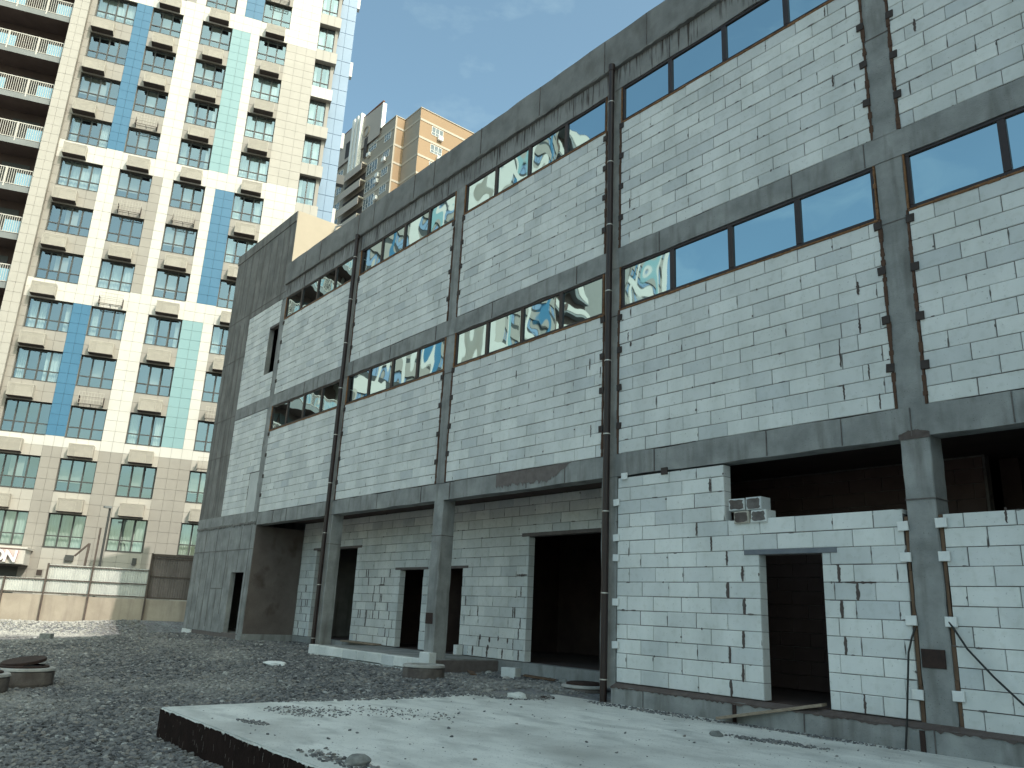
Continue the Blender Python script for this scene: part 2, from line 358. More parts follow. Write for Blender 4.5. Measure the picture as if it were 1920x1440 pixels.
def beam(name, x0, x1, y0, y1, z0, z1, m, seed=0, seams=()):
    b = MB(); rnd = random.Random(seed)
    # slightly uneven edges: cut into segments
    n = max(2, int((x1-x0)/.45)); xs = [x0+(x1-x0)*i/n for i in range(n+1)]
    zt = [z1+rnd.uniform(-.018, .016) for _ in xs]; zb = [z0+rnd.uniform(-.014, .014) for _ in xs]; yf = [y0+rnd.uniform(-.006, .006) for _ in xs]
    for i in range(n):
        a, c = xs[i], xs[i+1]
        b.quad((a, yf[i], zb[i]), (c, yf[i+1], zb[i+1]), (c, yf[i+1], zt[i+1]), (a, yf[i], zt[i]))
        b.quad((a, yf[i], zt[i]), (c, yf[i+1], zt[i+1]), (c, y1, z1), (a, y1, z1))
        b.quad((a, y1, z0), (c, y1, z0), (c, yf[i+1], zb[i+1]), (a, yf[i], zb[i]))
        b.quad((c, y1, z0), (a, y1, z0), (a, y1, z1), (c, y1, z1))
    for k, i in ((x0, 0), (x1, n)):
        q = [(k, yf[i], zb[i]), (k, yf[i], zt[i]), (k, y1, z1), (k, y1, z0)]; b.poly(q if i == 0 else q[::-1])
    o = b.build(name, M[m], bld)
    if seams:
        for x in seams:
            s = MB(); s.box(x-.006, x+.006, y0-.016, y0+.02, z0+.01, z1-.01); s.build('formwork_seam', M['mortar'], o)
    return o
def seamlist(rnd, x0, x1):
    r = random.Random(rnd); o = []; x = x0+r.uniform(.4, 2)
    while x < x1: o.append(x); x += r.choice([1.2, 2.4, 2.4, 3.0])+r.uniform(-.15, .15)
    return o
beam('beam', -17.78, XE, 0, .34, LV['B1b'], LV['B1t'], 'concrete', 1, seamlist(1, -17, 12))
beam('beam', -18.2, XE, 0, .34, LV['W1t'], LV['B2t'], 'concrete', 2, seamlist(2, -17, 12))
beam('beam', -18.2, XE, 0, .34, LV['W2t'], LV['LEDGE'], 'topbeam', 3, seamlist(3, -17, 12))
par = beam('parapet', -17.95, XE, -.07, .22, LV['LEDGE'], LV['PT'], 'parapet', 4, seamlist(4, -17, 12))
# ragged overflow of concrete along the ledge line
def ragged(x0, x1, y, zc, up, dn, step=.07, seed=1, thick=.02, yjit=.0):
    r = random.Random(seed); b = MB(); n = int((x1-x0)/step)
    xs = [x0+(x1-x0)*i/n for i in range(n+1)]
    t = [zc+up*(.35+.65*r.random()) for _ in xs]; d = [zc-dn*(.15+.85*r.random()**2) for _ in xs]
    for i in range(n):
        a, c = xs[i], xs[i+1]
        b.quad((a, y-thick, d[i]), (c, y-thick, d[i+1]), (c, y-thick, t[i+1]), (a, y-thick, t[i]))
        b.quad((a, y, d[i]), (c, y, d[i+1]), (c, y-thick, d[i+1]), (a, y-thick, d[i]))
        b.quad((a, y-thick, t[i]), (c, y-thick, t[i+1]), (c, y, t[i+1]), (a, y, t[i]))
    return b
ragged(-17.9, XE, -.066, LV['LEDGE']+.02, .03, .05, .09, 5, .022).build('ledge_overflow', M['concrete_dark'], par)

# columns ---------------------------------------------------------------
def column(x, z0, z1, w, dep, y0=0.0, m='concrete', joint=None):
    b = MB(); c = .014; n = 22; rnd = random.Random(int(x*10+z0*3))
    zs = [z0+(z1-z0)*i/n for i in range(n+1)]
    prof = []
    for z in zs:
        j = [rnd.uniform(-.006, .006)-(.012 if rnd.random() < .08 else 0) for _ in range(4)]
        prof.append([(x-w+j[0], y0+c, z), (x-w+c+j[0], y0+j[2], z), (x+w-c+j[1], y0+j[2], z), (x+w+j[1], y0+c, z), (x+w+j[1], y0+dep, z), (x-w+j[0], y0+dep, z)])
    for p, q in zip(prof, prof[1:]):
        for k in range(6):
            h = (k+1) % 6; b.quad(p[k], p[h], q[h], q[k])
    b.poly(prof[-1]); b.poly(prof[0][::-1])
    o = b.build('column', M[m], bld)
    if joint:
        s = MB()
        for z in joint: s.box(x-w-.008, x+w+.008, y0-.010, y0+dep+.006, z-.008, z+.008)
        s.build('construction_joint', M['mortar'], o)
    return o
for i, x in enumerate(COLX):
    m_ = 'concrete'
    column(x, LV['B1t'], LV['W1t'], CW, .3, .012, m_, (LV['W1b']-.12,) if i in (2, 3, 4) else None)
    column(x, LV['B2t'], LV['W2t'], CW, .3, .012, m_, (LV['B2t']+1.9,) if i == 4 else None)
    if i == 0: continue
    column(x, -.75 if i < 3 else -.11, LV['B1b'], .205, .38, .004, 'concrete', (2.93,))

# block walls -----------------------------------------------------------
unit = MB(); unit.cbox(-.5, .5, 0, .2, -.5, .5, .012)
UNIT = unit.mesh('block', M['block'])
CR, BL, JT = .2555, .632, .007
INDIV = []      # candidates (distance, wall object, x, y, z, w, h)
WALLS = []
def lay(x0, x1, z0, z1, holes=(), y=.02, seed=0, off=0.0, top_cut=True, nmax=None, thick=.2):
    """list of blocks (x0,x1,z0,z1,y) of a running bond wall with openings"""
    r = random.Random(seed); out = []; k = 0; z = z0
    while z < z1-.03:
        zt = min(z+CR, z1)
        spans = [(x0, x1)]
        for (hx0, hx1, hz0, hz1) in holes:
            if hz0 < (z+zt)/2 < hz1:
                ns = []
                for a, c in spans:
                    if hx1 <= a or hx0 >= c: ns.append((a, c)); continue
                    if hx0 > a: ns.append((a, hx0))
                    if hx1 < c: ns.append((hx1, c))
                spans = ns
        for a, c in spans:
            sh = (k % 2)*BL/2 + off + r.uniform(-.04, .04); i0 = math.floor((a-x0-sh)/BL)
            cuts = [a]; q = x0+sh+i0*BL
            while q < c-.06:
                if q > a+.06: cuts.append(q+r.uniform(-.006, .006))
                q += BL
            cuts.append(c)
            for p, q in zip(cuts, cuts[1:]):
                g_ = lambda: JT/2+(r.random()**3)*.0045
                out.append((p+g_(), q-g_(), z+g_(), zt-g_(), y+r.uniform(-.006, .007)))
        z += CR; k += 1
    return out
REST = MB()
CAMP = Vector((10.997, -11.47, 1.11))
def block_wall(name, x0, x1, z0, z1, holes=(), y=.02, seed=0, off=0.0, thick=.2, rest_only=False):
    core = MB()
    # mortar core behind the block faces, cut round the openings
    xs = sorted(set([x0, x1]+[h for hh in holes for h in hh[:2] if x0 < h < x1])); zs = sorted(set([z0, z1]+[h for hh in holes for h in hh[2:] if z0 < h < z1]))
    for a, c in zip(xs, xs[1:]):
        for d, e in zip(zs, zs[1:]):
            if any(h[0] <= (a+c)/2 <= h[1] and h[2] <= (d+e)/2 <= h[3] for h in holes): continue
            core.box(a+.004, c-.004, y+.013, y+thick-.004, d+.001, e-.001)
    w = core.build(name, M['mortar'], bld)
    for (a, c, d, e, yy) in lay(x0, x1, z0, z1, holes, y, seed, off):
        P = Vector(((a+c)/2, yy, (d+e)/2)); dist = (P-CAMP).length
        INDIV.append((dist if not rest_only else 1e6, w, a, c, d, e, yy))
    return w
DOOR = (3.36, 4.46, -.1, 2.222)
EDGE = .035
walls = {}
for i in range(0, 6):
    xa, xb = COLX[i]+CW+.012, COLX[i+1]-CW-.012
    walls['l%d' % i] = block_wall('block_wall', xa, xb, LV['B1t']+.012, LV['W1b']-.03, y=.004, seed=20+i, off=random.uniform(0, .5))
    walls['u%d' % i] = block_wall('block_wall', xa, xb, LV['B2t']+.012, LV['W2b']-.03, y=.004, seed=30+i, off=random.uniform(0, .5))
walls['g3'] = block_wall('block_wall', .235, 5.73, 0.0, 3.78, (DOOR, (2.72, 5.8, 2.745, 4.0)), y=.0, seed=41, off=-.02)
walls['g4'] = block_wall('block_wall', 6.27, 11.75, -.05, 2.70, (), y=.0, seed=42, off=.25)
walls['g5'] = block_wall('block_wall', 12.27, 17.9, -.05, 3.80, (), y=.0, seed=43, off=.25)
YR = 1.92
D1 = (-16.55, -13.5, -.1, 3.02); D2 = (-10.68, -9.38, -.1, 2.262); D3 = (-8.75, -7.40, -.1, 2.275); D4 = (-4.62, -1.15, -.1, 3.03)
walls['rec'] = block_wall('block_wall', -17.78, -.2, 0.0, 4.05, (D1, D2, D3, D4), y=YR, seed=44, off=.1)
# wing infill
SLOT = (-19.15, -18.22, 9.82, 11.78); PANEL = (-19.12, -18.22, 4.2, 5.87)
walls['w1'] = block_wall('block_wall', -21.58, -18.23, 4.34, 8.31, (PANEL,), y=.0, seed=45, off=.2)
walls['w2'] = block_wall('block_wall', -21.58, -18.23, 8.80, 12.86, (SLOT,), y=.0, seed=46, off=.2)
INDIV.sort(key=lambda q: q[0])
for q in INDIV[:300]:
    _, w, a, c, d, e, yy = q
    inst('block', UNIT, w, ((a+c)/2, yy, (d+e)/2), (0, R(random.uniform(-.12, .12)), R(random.uniform(-.15, .15))), (c-a, 1, e-d))
for q in INDIV[300:]:
    _, w, a, c, d, e, yy = q
    REST.cbox(a, c, yy, yy+.195, d, e, .008, 0, random.random())
tag(REST.build('blockwork', M['block'], bld, tint=True), kind='stuff')
DB = MB(); rd = random.Random(77)
for q in INDIV:
    _, w, a, c, d, e, yy = q
    for _ in range(2):
        if rd.random() > .30: continue
        side = rd.random(); wd, hd = (rd.uniform(.02, .09), rd.uniform(.008, .02)) if side < .6 else (rd.uniform(.008, .016), rd.uniform(.03, .12))
        cx, cz = (rd.uniform(a, c), d if rd.random() < .5 else e) if side < .6 else ((a if rd.random() < .5 else c), rd.uniform(d+.03, e-.03))
        if rd.random() < .12: wd, hd = rd.uniform(.015, .03), rd.uniform(.015, .03)
        k = 7; DB.poly([(cx+wd*math.cos(2*math.pi*i/k)*rd.uniform(.5, 1.1), yy-.0025-rd.uniform(0, .002), cz+hd*math.sin(2*math.pi*i/k)*rd.uniform(.5, 1.1)) for i in range(k)])
tag(DB.build('mortar_dabs', M['mortar'], bld), kind='stuff')

# smeared mortar in wide joints ----------------------------------------
def smear(pts, parent, horizontal=()):
    r = random.Random(9)
    for (x, z0, z1, y, w) in pts:
        b = MB(); n = 9; L = []; Rr = []
        for i in range(n+1):
            t = i/n; z = z0+(z1-z0)*t; ww = w*(.45+.55*math.sin(math.pi*min(1, max(0, .08+.84*t))))*r.uniform(.75, 1.25)
            cx = x+r.uniform(-.006, .006); L.append((cx-ww/2, y, z)); Rr.append((cx+ww/2, y, z))
        for i in range(n):
            f = lambda p, k: (p[0], p[1]-k, p[2])
            mid0 = ((L[i][0]+Rr[i][0])/2, y-.014, L[i][2]); mid1 = ((L[i+1][0]+Rr[i+1][0])/2, y-.014, L[i+1][2])
            b.quad(L[i], mid0, mid1, L[i+1]); b.quad(mid0, Rr[i], Rr[i+1], mid1)
        b.build('mortar_smear', M['wetmortar'], parent)
def hsmear(x0, x1, z, y, h, parent, seed=3):
    r = random.Random(seed); b = MB(); n = 12
    xs = [x0+(x1-x0)*i/n for i in range(n+1)]; hh = [h*r.uniform(.5, 1.2)*(.4+.6*math.sin(math.pi*i/n)) for i in range(n+1)]
    for i in range(n):
        a, c = xs[i], xs[i+1]
        b.quad((a, y, z-hh[i]/2), (c, y, z-hh[i+1]/2), (c, y-.013, z), (a, y-.013, z)); b.quad((a, y-.013, z), (c, y-.013, z), (c, y, z+hh[i+1]/2), (a, y, z+hh[i]/2))
    b.build('mortar_smear', M['wetmortar'], parent)
c_ = lambda k: k*CR
smear([(2.43, c_(14)-.02, c_(13)+.01, 0, .055), (2.12, c_(11), c_(10)+.02, 0, .045), (2.43, c_(10), c_(9)+.01, 0, .04), (2.74, c_(9), c_(8)+.02, 0, .045), (3.04, c_(8), c_(7)+.01, 0, .06),
       (2.74, c_(7), c_(6), 0, .065), (3.06, c_(6), c_(5), 0, .06), (3.02, c_(4), c_(3), 0, .055), (2.75, c_(3), c_(2), 0, .045), (2.99, c_(2), c_(1)-.01, 0, .055), (2.76, c_(1), c_(0), 0, .05),
       (4.72, c_(8), c_(7), 0, .06), (4.99, c_(7), c_(6), 0, .055), (4.73, c_(6), c_(5), 0, .06), (4.75, c_(4), c_(3), 0, .05), (4.98, c_(1), c_(0), 0, .055)], walls['g3'])
hsmear(4.80, 5.28, c_(7), 0, .045, walls['g3'])
smear([(7.06, c_(10)+.18, c_(10)-.02, 0, .05)], walls['g4'])
smear([(5.35, 6.42, 6.20, .004, .05), (4.98, 5.30+.25, 5.08, .004, .035), (5.0, 4.79, 4.55, .004, .035), (5.33, 5.80, 5.56, .004, .035), (5.42, 5.03, 4.79, .004, .04), (5.55, 4.54, 4.3, .004, .03), (.48, 6.78, 6.60, .004, .05), (.55, 6.55, 6.46, .004, .05)], walls['l3'])
smear([(5.15, 12.0-.2, 11.6, .004, .04), (5.2, 10.35, 10.12, .004, .035), (.5, 9.85, 9.62, .004, .035)], walls['u3'])
smear([(6.62, 10.62, 10.38, .004, .045)], walls['u4'])
smear([(-.62, 6.45, 6.2, .004, .03), (-.30, 6.20, 5.96, .004, .03), (-.55, 4.98, 4.72, .004, .03), (-3.1, 6.7, 6.5, .004, .03)], walls['l2'])
rs = random.Random(4); pts = []
for x0, x1, n in ((-17.5, -16.7, 14), (-13.2, -10.9, 26), (-7.2, -6.4, 4), (-5.2, -4.8, 6)):
    for _ in range(n):
        k = rs.randrange(0, 9); x = rs.uniform(x0, x1); pts.append((x, c_(k+1), c_(k), YR, .045))
for x in (-6.75, -6.13, -5.5, -4.86): pts.append((x, c_(1), c_(0)+.02, YR, .075))
for x, z in ((-6.45, .50), (-6.05, .45), (-5.68, .5), (-5.3, .46), (-6.1, .26)): pts.append((x, z+.06, z-.07, YR, .07))
smear(pts, walls['rec'])
hsmear(-5.05, -4.63, c_(8)+.03, YR, .06, walls['rec'], 8); hsmear(-11.9, -11.5, c_(7)+.02, YR, .05, walls['rec'], 9)

# lintels
def part_box(name, m, *a, parent=bld, ch=.006):
    b = MB(); b.cbox(*a, ch); b.box(a[0], a[1], a[3]-.001, a[3], a[4], a[5]); return b.build(name, M[m], parent)
part_box('lintel', 'lintel', 3.09, 4.71, -.018, .19, 2.224, 2.302)
part_box('lintel', 'lintel_brown', -16.8, -13.22, YR-.018, YR+.19, 3.022, 3.10)
part_box('lintel', 'lintel_brown', -10.95, -9.14, YR-.018, YR+.19, 2.264, 2.335)
part_box('lintel', 'lintel_brown', -9.0, -7.15, YR-.018, YR+.19, 2.277, 2.345)
part_box('lintel', 'lintel_brown', -4.89, -.9, YR-.018, YR+.19, 3.032, 3.12)
# door and opening reveals: block ends standing in the jambs
def jamb(x0, x1, ya, yb, z0, zt, par):
    k = 0
    while c_(k) < zt-.05:
        if c_(k) >= z0-.01:
            h = min(c_(k+1), zt)-c_(k)-.008; y = ya+.012
            b = MB(); b.box(x0, x1, y, yb, c_(k)+.004, c_(k)+.004+h); b.build('jamb_block', M['block'], par)
        k += 1
for x0, x1 in ((3.28, 3.358), (4.462, 4.54)): jamb(x0, x1, 0, .2, 0, 2.22, walls['g3'])
jamb(2.64, 2.718, 0, .2, c_(11), 3.78, walls['g3'])
for x0, x1, zt in ((-13.498, -13.42, 3.0), (-16.63, -16.552, 3.0), (-10.76, -10.682, 2.25), (-9.378, -9.30, 2.25), (-7.398, -7.32, 2.26), (-4.70, -4.622, 3.02)): jamb(x0, x1, YR, YR+.2, 0, zt, walls['rec'])

# pads, dark tabs and foam strips along the columns ------------------------
pm = MB(); pm.cbox(-.075, .075, 0, .03, -.065, .065, .006); PAD = pm.mesh('white_pad', M['pad']); pm = MB(); pm.cbox(-.075, .075, 0, .025, -.065, .065, .005); TAB = pm.mesh('dark_tab', M['darkpad'])
for x, zz in ((5.735, (2.56, 2.13, 1.28, .33)), (6.255, (2.58, 2.13, 1.28, .36)), (.225, (3.30, 2.62, 2.24, 1.42, .65))):
    for z in zz: inst('white_pad', PAD, bld, (x, -.042, z), (0, R(random.uniform(-4, 4)), 0))
inst('white_pad', PAD, bld, (.42, -.035, 3.80)); inst('dark_tab', TAB, bld, (1.42, -.03, 3.80))
tabs = random.Random(5)
for i in range(0, 6):
    for za, zb in ((LV['B1t'], LV['W1b']), (LV['B2t'], LV['W2b'])):
        for xx in (COLX[i]+CW+.03, COLX[i+1]-CW-.03):
            z = zb-.10+tabs.uniform(-.1, 0)
            while z > za+.25:
                inst('dark_tab', TAB, bld, (xx, -.024, z), (0, R(tabs.uniform(-5, 5)), 0), (.8, 1, 1)); z -= .77+tabs.uniform(-.06, .06)
b = MB()
for x0, x1 in ((5.735, 5.79), (6.21, 6.268)):
    z = -.1
    while z < 2.7:
        h = random.uniform(.2, .6); b = MB(); b.box(x0+random.uniform(0, .012), x1-random.uniform(0, .012), .005+random.uniform(0, .02), .15, z, min(z+h, 2.7)-.004); b.build('timber_strip', M['wood_dark'], bld); z += h
b = MB()
for z0, z1 in ((LV['B1t']+.01, LV['W1b']-.02), (LV['B2t']+.01, LV['W2b']-.02)):
    for i in range(1, 7):
        for s in (-1, 1):
            if i == 6 and s > 0: continue
            z = z0
            while z < z1:
                h = random.uniform(.05, .16); x = COLX[i]+s*(CW-.004); w = random.uniform(.012, .034); b.box(x-w, x+w, -.006-random.uniform(0, .01), .1, z, min(z+h, z1)); z += h
tag(b.build('joint_foam', M['brownfoam'], bld), kind='stuff')

# mortar bed and plinth ---------------------------------------------------
pl = beam('plinth', .22, XE, -.12, .3, -.8, -.075, 'concrete', 8, (1.0, 2.9, 4.1, 5.95, 7.1))
ragged(.22, XE, -.122, -.07, .0, .045, .05, 8, .012).build('mortar_edge', M['wetmortar'], pl)
b = MB(); n = 200
for i in range(n):
    a, c = .22+(XE-.22)*i/n, .22+(XE-.22)*(i+1)/n
    b.quad((a, -.135, -.074), (c, -.135, -.074), (c, .02, .004-.012), (a, .02, .004-.012))
b.build('mortar_bed', M['wetmortar'], pl)
part_box('movement_joint', 'rust', 2.86, 2.93, -.14, -.02, -.36, -.10, parent=pl); part_box('movement_joint', 'rust', 5.76, 5.83, -.14, -.02, -.36, -.10, parent=pl)

# strip windows -------------------------------------------------------------
def strip_window(x0, x1, z0, z1):
    fr = MB(); y0, y1 = .02, .085; f = .052
    fr.cbox(x0, x1, y0, y1, z0, z0+f+.01, .006); fr.cbox(x0, x1, y0, y1, z1-f, z1, .006)
    n = 4; w = (x1-x0)/n
    for i in range(n+1):
        cx = x0+i*w; a, c = (cx-.055, cx+.055) if 0 < i < n else ((cx, cx+f+.02) if i == 0 else (cx-f-.02, cx))
        fr.cbox(a, c, y0-.004 if 0 < i < n else y0, y1, z0+f+.01, z1-f, .006)
    o = fr.build('strip_window', M['frame_brown'], bld)
    for i in range(n):
        a, c = x0+i*w+.05, x0+(i+1)*w-.05
        p = MB(); p.box(a, c, .052, .068, z0+.05, z1-.045); p.build('pane', M['mirror'], o)
    fo = MB(); r = random.Random(int(x0*7+z0))
    def blob(xa, xb, za, zb):
        fo.cbox(xa, xb, -.004-r.uniform(0, .014), .07, za, zb, .008)
    x = x0-.01
    while x < x1:
        h = r.uniform(.08, .3); blob(x, min(x+h, x1+.01), z0-.034-r.uniform(0, .014), z0+.004); x += h
    for xx in (x0, x1):
        z = z0
        while z < z1:
            h = r.uniform(.06, .2); k = r.uniform(.010, .024); blob(xx-k, xx+k*.8, z, min(z+h, z1)); z += h
    fo.build('mounting_foam', M['foam'], o)
    sl_ = MB(); sl_.box(x0+.01, x1-.01, -.012, .02, z0-.006, z0+.004); sl_.build('drip_sill', M['frame_brown'], o)
for i in range(0, 6):
    strip_window(COLX[i]+CW+.02, COLX[i+1]-CW-.02, LV['W1b'], LV['W1t']-.008); strip_window(COLX[i]+CW+.02, COLX[i+1]-CW-.02, LV['W2b'], LV['W2t']-.008)

# interiors, floors, roof, rear -----------------------------------------------
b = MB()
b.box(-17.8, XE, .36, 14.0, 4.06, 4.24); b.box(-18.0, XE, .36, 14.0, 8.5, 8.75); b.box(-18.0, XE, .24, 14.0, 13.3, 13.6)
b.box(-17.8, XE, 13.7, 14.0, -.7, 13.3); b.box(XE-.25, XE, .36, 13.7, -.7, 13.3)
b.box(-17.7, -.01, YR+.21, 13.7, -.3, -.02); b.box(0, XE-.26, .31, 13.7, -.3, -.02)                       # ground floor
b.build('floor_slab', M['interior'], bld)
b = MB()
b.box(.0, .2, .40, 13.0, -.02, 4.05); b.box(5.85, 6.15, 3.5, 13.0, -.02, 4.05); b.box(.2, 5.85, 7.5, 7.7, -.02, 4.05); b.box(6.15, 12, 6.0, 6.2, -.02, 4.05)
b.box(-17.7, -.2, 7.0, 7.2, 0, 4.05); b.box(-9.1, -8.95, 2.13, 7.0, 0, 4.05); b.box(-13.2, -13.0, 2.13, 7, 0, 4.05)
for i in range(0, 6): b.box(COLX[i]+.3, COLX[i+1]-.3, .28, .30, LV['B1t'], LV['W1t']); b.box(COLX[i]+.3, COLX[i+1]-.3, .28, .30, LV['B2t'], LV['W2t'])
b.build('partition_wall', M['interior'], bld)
# partition seen through the right doorway and behind the open bay
b = MB()
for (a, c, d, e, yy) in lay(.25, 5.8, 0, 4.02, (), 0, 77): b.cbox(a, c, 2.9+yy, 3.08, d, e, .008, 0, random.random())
tag(b.build('inner_blockwork', M['innerblock_shade'], bld), kind='stuff')
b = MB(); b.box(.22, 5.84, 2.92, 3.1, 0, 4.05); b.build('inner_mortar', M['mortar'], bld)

# wing of cast concrete --------------------------------------------------------
WX0, WX1 = -24.12, -17.80
def conc_wall(name, x0, x1, z0, z1, y0, y1, holes=(), m='concrete_dark'):
    b = MB(); xs = sorted(set([x0, x1]+[h for hh in holes for h in hh[:2]])); zs = sorted(set([z0, z1]+[h for hh in holes for h in hh[2:] if z0 < h < z1]))
    for a, c in zip(xs, xs[1:]):
        for d, e in zip(zs, zs[1:]):
            if any(h[0] <= (a+c)/2 <= h[1] and h[2] <= (d+e)/2 <= h[3] for h in holes): continue
            b.box(a, c, y0, y1, d, e)
    return b.build(name, M[m], bld)
WD = (-19.60, -18.36, -.2, 2.13)
lowm = 'concrete'
w0 = conc_wall('wing_wall', WX0, WX1, -.06, 3.90, 0, .18, (WD,), 'concrete')
conc_wall('wing_band', WX0, WX1-.0, 3.90, 4.335, -.012, .3, (), 'concrete')
w1 = conc_wall('wing_pier', WX0, -21.60, 4.337, 12.9, 0, .3)
conc_wall('wing_beam', -21.598, -18.22, 8.33, 8.795, 0, .3, (), 'concrete')
w2 = conc_wall('wing_top', WX0, -17.78, 12.88, 16.18, -.002, .3)
conc_wall('wing_coping', WX0, -17.78, 16.182, 16.62, -.035, .34)
rr_ = random.Random(2)
def seam(par, *bx):
    q = MB(); q.box(*bx); q.build('formwork_seam', M['mortar'], par)
for x in (-23.6, -22.9, -22.3, -21.5, -20.9, -20.2, -19.5, -18.9, -18.3): seam(w2, x-.008, x+.008, -.012, .01, 13.14+rr_.uniform(0, .3), 16.1)
seam(w2, WX0+.1, -17.9, -.012, .01, 13.11, 13.13)
for x in (-23.7, -23.2, -22.6, -22.1): seam(w1, x-.007, x+.007, -.011, .01, 4.4, 12.8)
for z in (6.9, 8.55, 11.2): seam(w1, WX0+.02, -21.62, -.013, .01, z-.008, z+.008)
for x, za, zb in ((-23.5, .1, 2.9), (-22.9, .0, 3.8), (-22.2, .0, 2.9), (-21.6, .1, 3.8), (-20.9, .0, 1.5), (-20.3, .6, 3.7), (-18.15, .0, 3.8), (-19.1, 2.2, 3.8)): seam(w0, x-.007, x+.007, -.011, .01, za, zb)
seam(w0, WX0+.05, WX1-.02, -.013, .01, 2.955, 2.972); seam(w0, -21.55, -20.35, -.013, .01, 1.53, 1.545)
ragged(WX0, WX1, -.012, 3.92, .05, .10, .06, 12, .02).build('concrete_overflow', M['concrete_dark'], w0)
part_box('infill_panel', 'panel', -19.08, -18.24, .012, .2, 4.34, 5.85)
part_box('slot_reveal', 'concrete', -19.149, -19.12, .014, .205, 9.83, 11.77)
# wing sides and body
b = MB(); b.box(WX0, WX0+.3, .302, 2.6, -.7, 16.6); b.box(WX1-.3, WX1, .302, 2.4, -.7, 3.8); b.box(WX0+.3, WX1-.3, 2.4, 2.6, -.7, 16.6); b.box(WX0, WX1-.3, 2.6, 14, -.7, 14.0)
b.box(WX0+.3, WX1-.3, .3, 2.4, 16.3, 16.5); b.box(WX0+.3, WX1-.3, .3, 2.4, -.5, 0.0)
b.build('wing_side', M['concrete_dark'], bld)
b = MB(); b.box(-17.775, -17.752, -.004, 2.62, 13.5, 16.635); b.box(-18.0, -17.76, .30, 2.62, 4.3, 13.5); b.build('rendered_side', M['cream_render'], bld)
b = MB(); b.box(WX1-.02, WX1+.012, 0.02, 1.9, .0, 3.80); b.build('wing_return', M['wing_return'], bld)
# wing base
b = MB(); b.box(-19.7, -18.25, -.02, .3, -.7, -.03); b.build('wing_doorstep', M['lintel_brown'], bld)
b = MB(); b.box(-18.2, WX1+.08, -.05, .1, -.7, -.065); b.box(WX1-.1, WX1+.10, .1, 1.95, -.7, -.005); b.box(-17.72, -12.2, YR-.06, YR+.2, -.7, -.005); b.build('wing_footing', M['concrete'], bld)
for k, (x, z) in enumerate(((-23.9, -.16), (-23.35, -.17))): part_box('footing_block', 'pad', x-.24, x+.26, -.02, .25, z-.2, z+.085)
part_box('footing', 'lintel_brown', -23.05, -19.72, .01, .3, -.7, -.065)
# elbow pipe above the parapet
tube([(-17.76, 1.6, 15.9), (-17.66, 1.6, 15.98), (-17.6, 1.61, 16.3), (-17.6, 1.63, 16.42), (-17.55, 1.72, 16.5), (-17.5, 1.85, 16.55)], .045).build('vent_elbow', M['slab_grey'], bld)

# dock (raised floor in the recess) ----------------------------------------------
b = MB(); b.box(-11.46, -5.62, -.24, YR-.02, -.75, -.012); b.box(-5.6, -.2, YR-.10, YR+.2, -.75, -.01)
dock = b.build('dock_floor', M['concrete'], bld)
r = random.Random(3); x = -11.5; k = 0
while x < -5.75:
    w = r.choice([.62, .62, .45, .8]); part_box('edge_block', 'block', x, min(x+w, -5.65)-.012, -.46+r.uniform(-.008, .008), -.245, -.26+r.uniform(-.01, .02), -.004+r.uniform(-.012, .006), parent=dock, ch=.015)
    if r.random() < .9: part_box('edge_block', 'block', x+.05, min(x+w, -5.65)-.02, -.45+r.uniform(-.01, .02), -.245, -.5, -.268, parent=dock, ch=.015)
    x += w
part_box('kerb', 'lintel_brown', -5.61, -5.5, -.24, YR-.11, -.75, -.03, parent=dock)
part_box('edge_block', 'block', -5.66, -5.24, -.47, -.27, -.10, .155, parent=dock, ch=.015)
part_box('edge_block', 'block', -7.32, -7.16, 1.70, 1.90, 0.0, .25, parent=dock, ch=.012)
part_box('threshold_board', 'wood', -13.4, -11.3, 1.55, 1.85, 0.0, .05, parent=dock)
part_box('fixing_plate', 'rust', -6.20, -5.89, -.012, .004, .79, 1.05); part_box('fixing_plate', 'rust', 5.82, 6.13, -.014, .004, .68, .92)
# wet patch of darker plaster on the first beam
r = random.Random(8); b = MB(); n = 60
xs = [-3.65+(2.55)*i/n for i in range(n+1)]; lo = [4.25-(.36 if i < 44 else .36*(1-(i-44)/16.))*r.uniform(.75, 1.0)+(.02*math.sin(i)) for i in range(n+1)]
for i in range(n): b.quad((xs[i], -.011, lo[i]), (xs[i+1], -.011, lo[i+1]), (xs[i+1], -.013, 4.255), (xs[i], -.013, 4.255))
b.build('plaster_patch', M['lintel_brown'], bld)
b = MB(); n = 14; xs = [5.78+.44*i/n for i in range(n+1)]
for i in range(n): b.quad((xs[i], -.011, 3.79), (xs[i+1], -.011, 3.79), (xs[i+1], -.011, 3.86+.05*math.sin(math.pi*(i+1)/n)+r.uniform(0, .02)), (xs[i], -.011, 3.86+.05*math.sin(math.pi*i/n)+r.uniform(0, .02)))
b.build('plaster_patch', M['wetmortar'], bld)

# ------------------------------------------------------------------ drain pipes (things of their own)
def drain_pipe(x, ztop, zbot, label):
    root = empty('drain_pipe', (x, -.13, zbot)); tag(root, label, 'pipe', None)
    H = ztop-zbot
    tube([(0, 0, 0), (0, 0, H*.25), (0, 0, H*.5), (0, 0, H*.75), (0, 0, H)], .068, 14).build('downpipe', M['steel_brown'], root, smooth=True)
    hd = lathe([(.066, -.02), (.078, 0.0), (.080, .16), (.070, .17), (.068, .16)], 16); hd.build('pipe_socket', M['steel_brown'], root, loc=(0, 0, H-.15))
    z = .45
    k = MB(); k.box(-.003, .003, 0, .09, -.008, .008)
    while z < H-.3:
        c = lathe([(.069, -.011), (.074, -.011), (.074, .011), (.069, .011)], 16); o = c.build('pipe_clamp', M['clamp'], root, loc=(0, 0, z))
        j = lathe([(.0685, -.03), (.0735, -.028), (.0735, .028), (.0685, .03)], 14)
        z += 1.55
    return root
